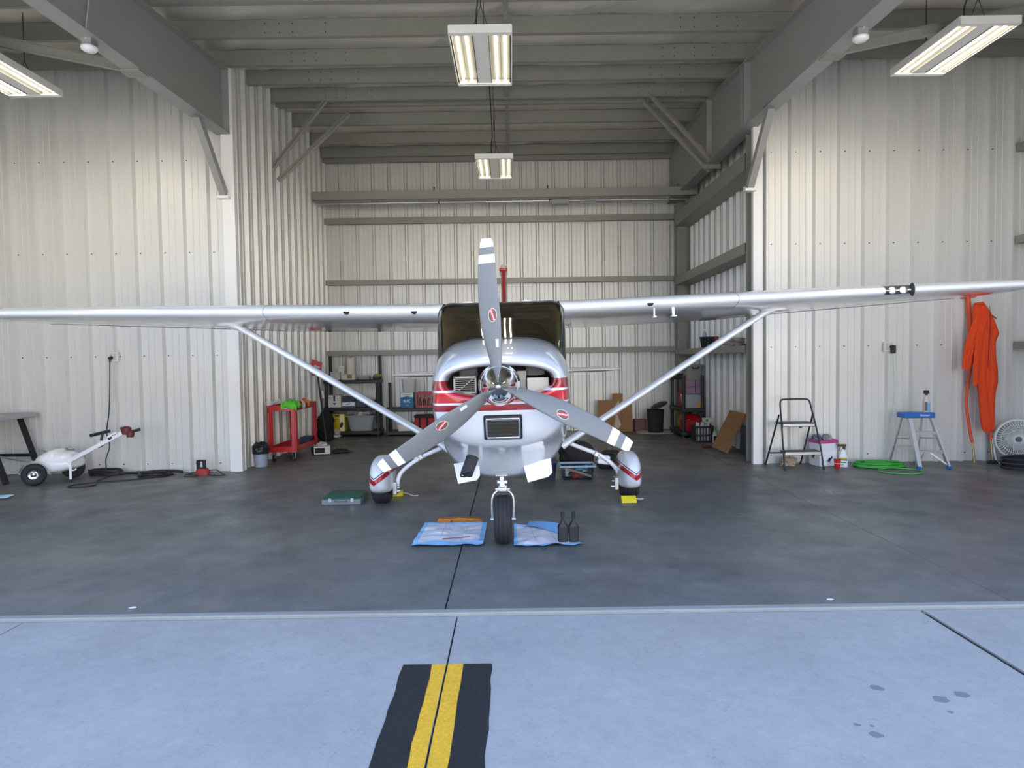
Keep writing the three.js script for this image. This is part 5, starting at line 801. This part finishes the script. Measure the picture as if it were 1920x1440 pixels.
  const sp = thing('spray_bottle', 'clear spray bottle with a green trigger before the milk crate', 'spray bottle', [3.64, 0, -11.86], -0.2); mesh('bottle_body', hull([[0, 0.08, 0.07], [0.01, 0.095, 0.08], [0.15, 0.095, 0.08], [0.2, 0.06, 0.05], [0.235, 0.03, 0.03]], [0, 0, 0], 24, 3), MP(lin(0.5, 0.55, 0.58), { roughness: 0.25 }), sp); mesh('trigger_head', [rbox(0.03, 0.035, 0.09, 0.008, 0, 0.255, 0.01), box(0.012, 0.05, 0.012, 0, 0.22, 0.05)], M(lin(0.05, 0.4, 0.06)), sp); mesh('label_panel', box(0.05, 0.1, 0.002, 0, 0.08, 0.041), mBlackMatte, sp);
  const cbx = thing('cardboard_box', 'flattened brown cardboard box leaning by the alcove column', 'cardboard', [3.40, 0.0, -10.85], 0); mesh('panel', xf(box(0.035, 0.70, 0.74, 0, 0.35, 0), [0, 0.012, 0], [0, 0, -0.47]), mCard, cbx); mesh('panel_edge', xf(box(0.004, 0.006, 0.56, -0.018, 0.6, 0), [0, 0.012, 0], [0, 0, -0.47]), M(lin(0.12, 0.08, 0.05)), cbx);
  const nv = thing('navy_board', 'dark navy plastic board standing behind the flattened box', 'board', [3.60, 0, -10.3]); mesh('board', xf(box(0.02, 0.44, 0.3, 0, 0.25, 0), [0, 0.002, 0], [0, 0, -0.12]), M(lin(0.03, 0.04, 0.06)), nv); mesh('board_rim', xf(box(0.026, 0.02, 0.31, 0, 0.43, 0), [0, 0.002, 0], [0, 0, -0.12]), M(lin(0.04, 0.05, 0.07)), nv);
  const rrg = thing('red_cloth', 'small dark red cloth on the floor at the flattened box', 'rag', [3.34, 0, -11.3]); mesh('cloth', blob(0.16, 0.04, 0.12, 9, 0.4), M(lin(0.14, 0.03, 0.02)), rrg);
  // on the girt
  const yT = 1.72, bk = thing('plastic_basket', 'black slotted basket standing on the alcove girt', 'basket', [3.58, yT, -12.0], 0.1); mesh('tub', hull([[0, 0.24, 0.2], [0.185, 0.29, 0.24]], [0, 0, 0], 32, 7, false), mBlackMatte, bk); mesh('rim', hull([[0.178, 0.30, 0.25], [0.195, 0.30, 0.25]], [0, 0, 0], 32, 7, false), mBlack, bk); mesh('base', box(0.24, 0.008, 0.2, 0, 0.005, 0), mBlack, bk);
  { const s = []; for (const x of [-0.06, 0.03]) for (const y of [0.05, 0.095, 0.14]) s.push(box(0.018, 0.014, 0.003, x, y, 0.1 + y * 0.11)); mesh('slot', s, M(lin(0.35, 0.36, 0.36)), bk); }
  const bo = thing('water_bottle', 'clear blue water bottle standing in the black basket', 'bottle', [3.50, yT + 0.01, -12.0]); mesh('bottle_body', lathe([[0.001, 0], [0.034, 0], [0.036, 0.2], [0.03, 0.25], [0.014, 0.28], [0.014, 0.3]], 20), MP(lin(0.45, 0.65, 0.8), { roughness: 0.15, transmission: 0.4, thickness: 0 }), bo); mesh('cap', rod([0, 0.3, 0], [0, 0.325, 0], 0.017), mWhite, bo);
  const rf = thing('red_flag', 'red ribbon flag hanging out of the black basket', 'flag', [3.66, yT + 0.1, -11.87]); mesh('ribbon', grid(6, 6, (u, v) => [0.06 * (u - 0.5), 0.09 * v, 0.012 * Math.sin(v * 5 + u * 3) + 0.02]), M(lin(0.42, 0.05, 0.02)), rf);
  const bg = thing('plastic_bag', 'crumpled white and red plastic bag on the alcove girt', 'bag', [3.60, yT, -10.75], 0); mesh('bag_body', blob(0.3, 0.13, 0.24, 31, 0.5), MP(lin(0.42, 0.38, 0.34), { roughness: 0.4 }), bg); mesh('red_print', [box(0.1, 0.02, 0.003, -0.05, 0.03, 0.12), box(0.08, 0.018, 0.003, 0.1, 0.06, 0.11)], M(lin(0.45, 0.08, 0.05)), bg);
}
// ---------------------------------------------------------------- ladder side, front wall
{ // folding step stool: two-step, black tube frame
  const t = thing('step_stool', 'black folding two-step stool with a hoop handle', 'step stool', [3.93, 0, -9.15], 0.04);
  const r = 0.0115, mt = mBlack, y1 = 0.62, y2 = 0.245;
  mesh('front_frame', tube([[-0.27, 0.012, 0.25], [-0.255, 0.3, 0.17], [-0.235, 0.62, 0.08], [-0.222, 0.88, 0.0], [-0.205, 0.935, -0.015], [-0.17, 0.95, -0.02], [0, 0.953, -0.02], [0.15, 0.95, -0.02], [0.19, 0.935, -0.015], [0.205, 0.88, 0.0], [0.235, 0.62, 0.08], [0.265, 0.3, 0.17], [0.285, 0.012, 0.22]], r, 120, 10, false, 0.2), mt, t);
  mesh('rear_frame', [rod([-0.31, 0.005, -0.27], [-0.245, 0.74, 0.02], r), rod([0.20, 0.005, -0.27], [0.23, 0.74, 0.02], r), rod([-0.30, 0.18, -0.2], [0.205, 0.18, -0.2], r * 0.9), rod([-0.25, 0.62, -0.02], [0.226, 0.62, -0.02], r * 0.8)], mt, t);
  const step = (y, w, d, z) => [rbox(w, 0.02, d, 0.006, 0, y, z), box(w, 0.045, 0.006, 0, y - 0.022, z + d / 2)];
  mesh('upper_step', step(y1, 0.45, 0.24, -0.03), M(lin(0.03, 0.03, 0.032), { roughness: 0.5 }), t); mesh('upper_step_edge', box(0.44, 0.034, 0.004, 0, y1 - 0.02, 0.094), mSteel, t);
  mesh('lower_step', step(y2, 0.50, 0.16, 0.13), M(lin(0.03, 0.03, 0.032), { roughness: 0.5 }), t); mesh('lower_step_edge', box(0.49, 0.036, 0.004, 0, y2 - 0.02, 0.214), mSteel, t);
  mesh('release_catch', box(0.03, 0.03, 0.03, 0.04, y1 - 0.05, 0.06), mBlack, t);
  for (const [x, z] of [[-0.27, 0.25], [0.285, 0.22], [-0.31, -0.27], [0.20, -0.27]]) mesh('rubber_foot', rod([x, 0, z], [x, 0.035, z], 0.016), mRubber, t);
  const c = thing('shop_rag', 'crumpled tan rag on the floor under the step stool', 'rag', [3.90, 0, -9.30]); mesh('cloth', blob(0.2, 0.12, 0.14, 41, 0.5), M(lin(0.42, 0.34, 0.26), { roughness: 0.95 }), c);
}
{ // litter pail
  const t = thing('litter_pail', 'white rectangular pail with pink rim and cat pictures', 'pail', [4.385, 0, -9.31], 0.28);
  const mp = MP(lin(0.75, 0.75, 0.76), { roughness: 0.4 });
  mesh('pail_body', hull([[0.002, 0.27, 0.22], [0.01, 0.28, 0.23], [0.34, 0.30, 0.25]], [0, 0, 0], 40, 9), mp, t);
  const cat = (c, x, y, s) => { c.fillStyle = '#2b2730'; c.beginPath(); c.ellipse(x, y, 22 * s, 13 * s, -0.5, 0, 7); c.fill(); c.beginPath(); c.arc(x + 26 * s, y - 14 * s, 9 * s, 0, 7); c.fill(); c.beginPath(); c.moveTo(x + 20 * s, y - 20 * s); c.lineTo(x + 22 * s, y - 30 * s); c.lineTo(x + 27 * s, y - 22 * s); c.moveTo(x + 28 * s, y - 22 * s); c.lineTo(x + 34 * s, y - 30 * s); c.lineTo(x + 34 * s, y - 18 * s); c.fill(); c.lineWidth = 5 * s; c.strokeStyle = '#2b2730'; c.beginPath(); c.moveTo(x - 18 * s, y + 4 * s); c.quadraticCurveTo(x - 36 * s, y + 2 * s, x - 34 * s, y + 16 * s); c.stroke(); c.fillStyle = '#b070a0'; c.fillRect(x - 26 * s, y + 16 * s, 44 * s, 5 * s); };
  const face = (txt) => M(0xffffff, { roughness: 0.45, map: ctex(256, 256, (c, w, h) => { c.fillStyle = '#e4e6ea'; c.fillRect(0, 0, w, h); if (txt) { c.fillStyle = '#c02838'; c.font = 'bold 40px sans-serif'; c.fillText('3X', 60, 92); } cat(c, txt ? 128 : 110, txt ? 190 : 150, txt ? 1.5 : 1.7); }) });
  mesh('front_print', xf(new THREE.PlaneGeometry(0.25, 0.31), [0, 0.17, 0.1225], [-0.03 + 0.0, 0, 0]), face(true), t, true);
  mesh('side_print', xf(new THREE.PlaneGeometry(0.2, 0.31), [-0.1475, 0.17, 0], [0, -Math.PI / 2, 0]), face(false), t, true);
  mesh('pink_rim', hull([[0.325, 0.31, 0.26], [0.365, 0.315, 0.265], [0.372, 0.31, 0.26], [0.36, 0.29, 0.24]], [0, 0, 0], 40, 9, false), MP(lin(0.50, 0.06, 0.26), { roughness: 0.4 }), t);
  mesh('pail_floor', box(0.27, 0.004, 0.22, 0, 0.33, 0), mp, t);
  for (const [x, z, w, col, sd, l] of [[4.30, -9.33, 0.13, lin(0.14, 0.16, 0.22), 1, 'bluish grey rag in the pink-rimmed pail'], [4.42, -9.27, 0.13, lin(0.3, 0.27, 0.24), 6, 'grey brown rag in the pink-rimmed pail'], [4.46, -9.385, 0.09, lin(0.05, 0.22, 0.32), 12, 'teal rag in the pink-rimmed pail']]) { const g = thing('shop_rag', l, 'rag', [x, 0.346, z]); mesh('cloth', blob(w * 0.85, 0.085, 0.1, sd, 0.3), M(col, { roughness: 0.95 }), g); }
  const cup = thing('plastic_cup', 'red plastic cup on the floor beside the litter pail', 'cup', [4.45, 0, -9.03]); mesh('cup_body', lathe([[0.001, 0.003], [0.034, 0.003], [0.045, 0.125], [0.048, 0.128], [0.046, 0.13], [0.032, 0.008]], 32), MP(lin(0.55, 0.015, 0.02), { roughness: 0.35 }), cup); mesh('cup_band', lathe([[0.0402, 0.066], [0.041, 0.074]], 32), mWhite, cup);
  const sb = thing('cleaner_bottle', 'white and green trigger spray cleaner beside the red cup', 'spray bottle', [4.585, 0, -9.14], -0.3); const lab = M(0xffffff, { roughness: 0.5, map: ctex(64, 128, (c, w, h) => { c.fillStyle = '#dde3e4'; c.fillRect(0, 0, w, h); c.fillStyle = '#b8a040'; c.fillRect(0, 8, w, 22); c.fillStyle = '#3a3c20'; c.fillRect(0, 30, w, 16); c.fillStyle = '#203040'; c.fillRect(6, 64, 50, 14); c.fillStyle = '#a8b840'; c.fillRect(0, 92, 34, 22); }) });
  mesh('bottle_body', hull([[0, 0.105, 0.06], [0.01, 0.115, 0.07], [0.14, 0.115, 0.07], [0.2, 0.075, 0.055], [0.235, 0.045, 0.04], [0.25, 0.03, 0.03]], [0, 0, 0], 28, 3), MP(lin(0.72, 0.74, 0.74), { roughness: 0.35 }), sb); mesh('label_panel', xf(new THREE.PlaneGeometry(0.09, 0.13), [0, 0.075, 0.0362]), lab, sb, true);
  mesh('trigger_head', [rbox(0.11, 0.035, 0.035, 0.01, -0.015, 0.30, 0), rbox(0.035, 0.05, 0.035, 0.008, 0.01, 0.265, 0), bar([-0.035, 0.285, 0], [-0.05, 0.22, 0], 0.014, 0.01)], M(lin(0.06, 0.045, 0.02)), sb); mesh('head_cap', rbox(0.10, 0.012, 0.034, 0.005, -0.01, 0.322, 0), M(lin(0.55, 0.5, 0.25)), sb);
}
{ // green cord: from the charger plug to a coil on the floor
  const t = thing('green_cord', 'green extension cord coiled on the floor below the outlet', 'cord'); const mg = M(lin(0.045, 0.36, 0.05), { roughness: 0.5 }), mgl = M(lin(0.10, 0.42, 0.09), { roughness: 0.5 });
  mesh('charger_plug', [rbox(0.055, 0.12, 0.06, 0.012, 5.435, 1.625, -9.43), rod([5.42, 1.66, -9.46], [5.42, 1.66, -9.42], 0.02)], mBlack, t);
  mesh('hanging_run', tube([[5.43, 1.57, -9.43], [5.445, 1.35, -9.43], [5.46, 1.1, -9.43], [5.44, 0.8, -9.43], [5.38, 0.5, -9.43], [5.37, 0.3, -9.43], [5.34, 0.14, -9.42], [5.25, 0.03, -9.35]], 0.0045, 80, 6), M(lin(0.5, 0.6, 0.48)), t);
  const co = []; for (let k = 0; k < 14; k++) { const ph = rr(0, 6), R = rr(0.24, 0.36); co.push(tube(Array.from({ length: 18 }, (_, i) => { const a = i / 18 * 2 * Math.PI + ph; return [5.07 + rr(-0.02, 0.02) + Math.cos(a) * R, 0.011 + (k % 5) * 0.011 + rr(0, 0.006), -9.12 + Math.sin(a) * (R * 0.62)]; }), 0.0085, 90, 6, true)); }
  for (let k = 0; k < 6; k++) co.push(tube([[4.80 + rr(0, 0.1), 0.05, -9.05 + rr(-0.1, 0.1)], [4.95, 0.06, -9.12 + rr(-0.12, 0.12)], [5.15, 0.06, -9.1 + rr(-0.12, 0.12)], [5.3, 0.03, -9.12 + rr(-0.1, 0.1)]], 0.0085, 40, 6));
  mesh('coil', co, mg, t);
  mesh('loose_loop', tube(Array.from({ length: 20 }, (_, i) => { const a = i / 20 * 2 * Math.PI; return [5.12 + Math.cos(a) * 0.27, 0.0095, -8.70 + Math.sin(a) * 0.22]; }), 0.0085, 100, 6, true), mgl, t);
}
{ // aluminium step ladder with blue top
  const t = thing('step_ladder', 'short aluminium step ladder with a blue plastic top', 'step ladder', [5.60, 0, -9.12], 0.0);
  const H = 0.66, mBl = MP(lin(0.02, 0.13, 0.46), { roughness: 0.4 });
  mesh('top_cap', [rbox(0.42, 0.075, 0.2, 0.014, -0.04, H + 0.055, 0.03)], mBl, t);
  mesh('cap_lettering', xf(new THREE.PlaneGeometry(0.2, 0.05), [0.02, H + 0.055, 0.1315]), new THREE.MeshStandardMaterial({ roughness: 0.5, map: ctex(256, 64, (c, w, h) => { c.fillStyle = '#2e66b0'; c.fillRect(0, 0, w, h); c.fillStyle = '#e8eef8'; c.font = 'italic bold 44px serif'; c.textAlign = 'center'; c.fillText('Werner', 128, 46); }) }), t, true);
  const rail = (a, b) => [bar(a, b, 0.026, 0.06, [0, 0, 1])];
  mesh('side_rail', [...rail([-0.17, H + 0.03, 0.08], [-0.135, 0.03, 0.24]), bar([-0.165, H + 0.03, 0.11], [-0.12, 0.03, 0.27], 0.05, 0.006, [0, 0, 1])], mAlu, t); mesh('side_rail', [...rail([0.13, H + 0.03, 0.08], [0.28, 0.03, 0.24])], mAlu, t);
  for (const y of [0.22, 0.475]) { const k = 1 - y / H, xl = -0.165 + 0.03 * k, xr = 0.14 + 0.13 * k, z = 0.07 + 0.16 * k; mesh('tread', [rbox(xr - xl, 0.012, 0.085, 0.004, (xl + xr) / 2, y + 0.012, z - 0.02), box(xr - xl, 0.035, 0.005, (xl + xr) / 2, y - 0.005, z + 0.022)], mAlu, t); }
  mesh('rear_leg', [bar([-0.2, H + 0.03, -0.02], [-0.26, 0.02, -0.22], 0.022, 0.022), bar([0.08, H + 0.03, -0.02], [0.12, 0.02, -0.22], 0.022, 0.022), bar([-0.23, 0.27, -0.14], [0.10, 0.27, -0.14], 0.018, 0.018), bar([-0.22, 0.42, -0.09], [0.09, 0.42, -0.09], 0.018, 0.018)], mAlu, t);
  for (const [a, b] of [[0.19, 0.1], [-0.15, -0.22]]) mesh('spreader', bar([a, 0.4, 0.13], [b, 0.38, -0.1], 0.006, 0.018), mSteel, t);
  mesh('brace', [bar([0.06, 0.21, 0.2], [0.255, 0.06, 0.235], 0.012, 0.02), bar([-0.04, 0.21, 0.2], [-0.12, 0.06, 0.235], 0.012, 0.02)], mAlu, t);
  for (const [x, z] of [[-0.13, 0.25], [0.285, 0.245], [-0.262, -0.22], [0.122, -0.22]]) mesh('foot', rbox(0.055, 0.04, 0.05, 0.01, x, 0.02, z), mBl, t);
  const s = thing('ladder_spray_bottle', 'tall trigger spray bottle standing on the blue ladder top', 'spray bottle', [5.70, H + 0.0935, -9.09]); mesh('bottle_body', hull([[0, 0.08, 0.07], [0.01, 0.085, 0.075], [0.15, 0.08, 0.07], [0.2, 0.055, 0.05], [0.235, 0.03, 0.03]], [0, 0, 0], 24, 3), M(lin(0.6, 0.58, 0.55)), s); mesh('blue_label', [box(0.04, 0.12, 0.002, 0.015, 0.07, 0.038)], M(lin(0.18, 0.42, 0.66)), s); mesh('brown_label', box(0.035, 0.12, 0.002, -0.024, 0.08, 0.038), M(lin(0.16, 0.11, 0.08)), s); mesh('trigger_head', [rbox(0.07, 0.05, 0.035, 0.01, 0.0, 0.275, 0), rod([0, 0.23, 0], [0, 0.26, 0], 0.018)], M(lin(0.05, 0.015, 0.02)), s);
}
{ // orange tow bar leaning on the wall, coverall hung over it
  const mo = MP(lin(0.66, 0.075, 0.02), { roughness: 0.45 }), mbr = M(lin(0.42, 0.31, 0.14), { roughness: 0.35, metalness: 0.7 });
  const t = thing('tow_bar', 'orange forked tow bar with brass ends leaning on the wall', 'tow bar', [6.6, 0, -9.38]);
  mesh('main_tube', rod([-0.11, 2.36, -0.05], [-0.06, 1.5, -0.01], 0.033), mo, t);
  mesh('handle', rod([-0.21, 2.345, -0.05], [0.0, 2.365, -0.05], 0.02), mo, t);
  for (const pts of [[[-0.06, 1.5, -0.01], [-0.13, 1.1, 0.0], [-0.15, 0.8, 0.01], [-0.10, 0.42, 0.02], [-0.075, 0.29, 0.03]], [[-0.06, 1.5, -0.01], [0.1, 1.25, 0.0], [0.17, 0.9, 0.01], [0.18, 0.5, 0.02], [0.185, 0.31, 0.03]]]) { mesh('fork_arm', tube(pts, 0.021, 50, 10), mo, t); const e = pts[4]; mesh('brass_end', [rod([e[0], e[1], e[2]], [e[0] + 0.015, 0.03, e[2] + 0.02], 0.014), rod([e[0] + 0.015, 0.05, e[2] + 0.02], [e[0] + 0.015, 0.0, e[2] + 0.02], 0.022)], mbr, t); }
  // coverall: hanging cloth body, one sleeve, narrowing legs
  const c = thing('coverall', 'bright orange coverall hanging over the tow bar', 'coverall', [6.6, 0, -9.26]);
  const prof = [[2.245, -0.06, 0.06], [2.2, -0.06, 0.09], [2.1, -0.03, 0.13], [1.95, 0.01, 0.155], [1.82, 0.045, 0.17], [1.7, 0.03, 0.14], [1.5, 0.04, 0.135], [1.3, 0.055, 0.145], [1.15, 0.06, 0.15], [1.0, 0.055, 0.12], [0.8, 0.06, 0.105], [0.6, 0.07, 0.095], [0.5, 0.08, 0.085], [0.455, 0.085, 0.07]];
  const cloth = (pf, dep, sd) => grid(56, pf.length * 3, (u, v) => { const q = v * (pf.length - 1), i = Math.min(pf.length - 2, Math.floor(q)), k = q - i, y = pf[i][0] + (pf[i + 1][0] - pf[i][0]) * k, ox = pf[i][1] + (pf[i + 1][1] - pf[i][1]) * k, w = pf[i][2] + (pf[i + 1][2] - pf[i][2]) * k, a = u * 2 * Math.PI, f = 1 + 0.34 * noise3(Math.cos(a) * 2.6 + sd, Math.sin(a) * 2.6, y * 1.3) + 0.2 * noise3(Math.cos(a) * 6, Math.sin(a) * 6 + sd, y * 2.2); return [ox + Math.cos(a) * w * (0.94 + 0.06 * f), y + 0.015 * Math.sin(a * 2), Math.sin(a) * dep * f * Math.min(1, w * 9)]; }, true);
  const mc = M(lin(0.72, 0.06, 0.008), { roughness: 0.92 });
  mesh('body_and_legs', cloth(prof, 0.055, 3), mc, c);
  mesh('sleeve', xf(cloth([[2.1, -0.06, 0.06], [1.95, -0.11, 0.07], [1.8, -0.16, 0.075], [1.6, -0.21, 0.07], [1.45, -0.235, 0.062], [1.34, -0.245, 0.058]], 0.04, 11), [0, 0, 0.02]), mc, c);
  mesh('sleeve', xf(cloth([[2.05, 0.0, 0.05], [1.85, -0.07, 0.06], [1.6, -0.1, 0.055], [1.35, -0.13, 0.045], [1.12, -0.135, 0.035]], 0.035, 17), [0, 0, 0.045]), mc, c);
  mesh('collar', torus(0.05, 0.014, -0.07, 2.245, 0, [Math.PI / 2, 0.2, 0]), mc, c);
  mesh('zipper', tube([[0.045, 2.2, 0.05], [0.05, 1.9, 0.062], [0.03, 1.6, 0.062], [0.03, 1.35, 0.062]], 0.004, 30, 5), M(lin(0.1, 0.02, 0.01)), c);
  mesh('pocket_flap', [box(0.07, 0.015, 0.006, 0.1, 2.05, 0.064, [0, 0, -0.6])], M(lin(0.2, 0.02, 0.01)), c);
}
{ // fan and black hose
  const t = thing('floor_fan', 'round white floor fan with curved grille beside the hose', 'fan', [7.06, 0.04, -9.22], -0.42);
  const mf = MP(lin(0.68, 0.69, 0.66), { roughness: 0.4 }), R = 0.27, cy = 0.335;
  mesh('drum', lathe([[R - 0.01, -0.08], [R + 0.012, -0.075], [R + 0.016, 0.05], [R, 0.075], [R - 0.012, 0.07]], 56, [0, cy, 0], [Math.PI / 2, 0, 0]), mf, t);
  const sp = []; for (let k = 0; k < 44; k++) { const a = k / 44 * 2 * Math.PI; sp.push(tube(Array.from({ length: 6 }, (_, i) => { const r = 0.04 + (R - 0.045) * i / 5, b = a + 0.75 * Math.sin(i / 5 * 1.8); return [Math.cos(b) * r, cy + Math.sin(b) * r, 0.08 - 0.02 * (i / 5) ** 2]; }), 0.0042, 14, 5)); }
  mesh('grille', [...sp, torus(0.13, 0.004, 0, cy, 0.078, [0, 0, 0], 6, 40), torus(0.2, 0.004, 0, cy, 0.072, [0, 0, 0], 6, 48)], mf, t);
  for (let k = 0; k < 5; k++) { const a = k / 5 * 2 * Math.PI; mesh('fan_blade', xf(poly([[0.03, -0.03], [0.2, -0.085], [0.235, 0.02], [0.12, 0.075], [0.03, 0.03]], 0.004, 0), [0, cy, -0.01], [0.35, 0, a]), M(lin(0.42, 0.43, 0.42)), t); }
  mesh('hub_cap', rod([0, cy, 0.06], [0, cy, 0.095], 0.042, 0.036, 24), M(lin(0.1, 0.11, 0.12)), t);
  mesh('stand', [tube([[-0.2, 0.0, 0.1], [-0.24, 0.02, 0.02], [-R - 0.02, cy, 0]], 0.012, 24, 8), tube([[0.2, 0.0, 0.1], [0.24, 0.02, 0.02], [R + 0.02, cy, 0]], 0.012, 24, 8), rod([-0.2, 0.0, 0.1], [0.2, 0.0, 0.1], 0.012)], mf, t);
  t.position.y = 0.012;
  const h = thing('rubber_hose', 'coil of thick black rubber hose in front of the fan', 'hose', [6.98, 0, -8.82]); const co = []; for (let k = 0; k < 5; k++) co.push(tube(Array.from({ length: 20 }, (_, i) => { const a = i / 20 * 2 * Math.PI; return [Math.cos(a) * (0.40 - (k % 2) * 0.045 + rr(-0.01, 0.01)), 0.02 + k * 0.028, Math.sin(a) * (0.22 - (k % 2) * 0.03 + rr(-0.01, 0.01))]; }), 0.019, 100, 8, true)); mesh('coil', co, mRubber, h); mesh('hose_end', tube([[0.3, 0.06, 0.15], [0.1, 0.03, 0.28], [-0.15, 0.02, 0.3]], 0.019, 24, 8), mRubber, h);
  const k = thing('rubber_block', 'small black rubber block on the floor at the tow bar ends', 'block', [6.72, 0, -9.22]); mesh('block', [rbox(0.12, 0.035, 0.07, 0.01, 0, 0.0175, 0), rbox(0.08, 0.02, 0.05, 0.008, 0.01, 0.043, 0)], mRubber, k);
}
// ---------------------------------------------------------------- outside, behind the camera: the sunlit hangar row across the taxiway
{
  const b = thing('opposite_hangar', 'white sheet-metal hangar across the taxiway', 'building', [13, -0.03, 21]);
  mesh('wall', box(30, 6, 0.2, 0, 3, 0), M(lin(0.78, 0.76, 0.72), { roughness: 0.6 }), b);
  mesh('roof', box(31, 0.3, 14, 0, 6.15, 7), mRoof, b);
  for (let k = -1; k < 2; k++) mesh('hangar_door', box(8.6, 4.4, 0.06, k * 9.7, 2.2, -0.13), M(lin(0.7, 0.69, 0.66), { roughness: 0.6 }), b);
}
renderer.render(scene, camera);
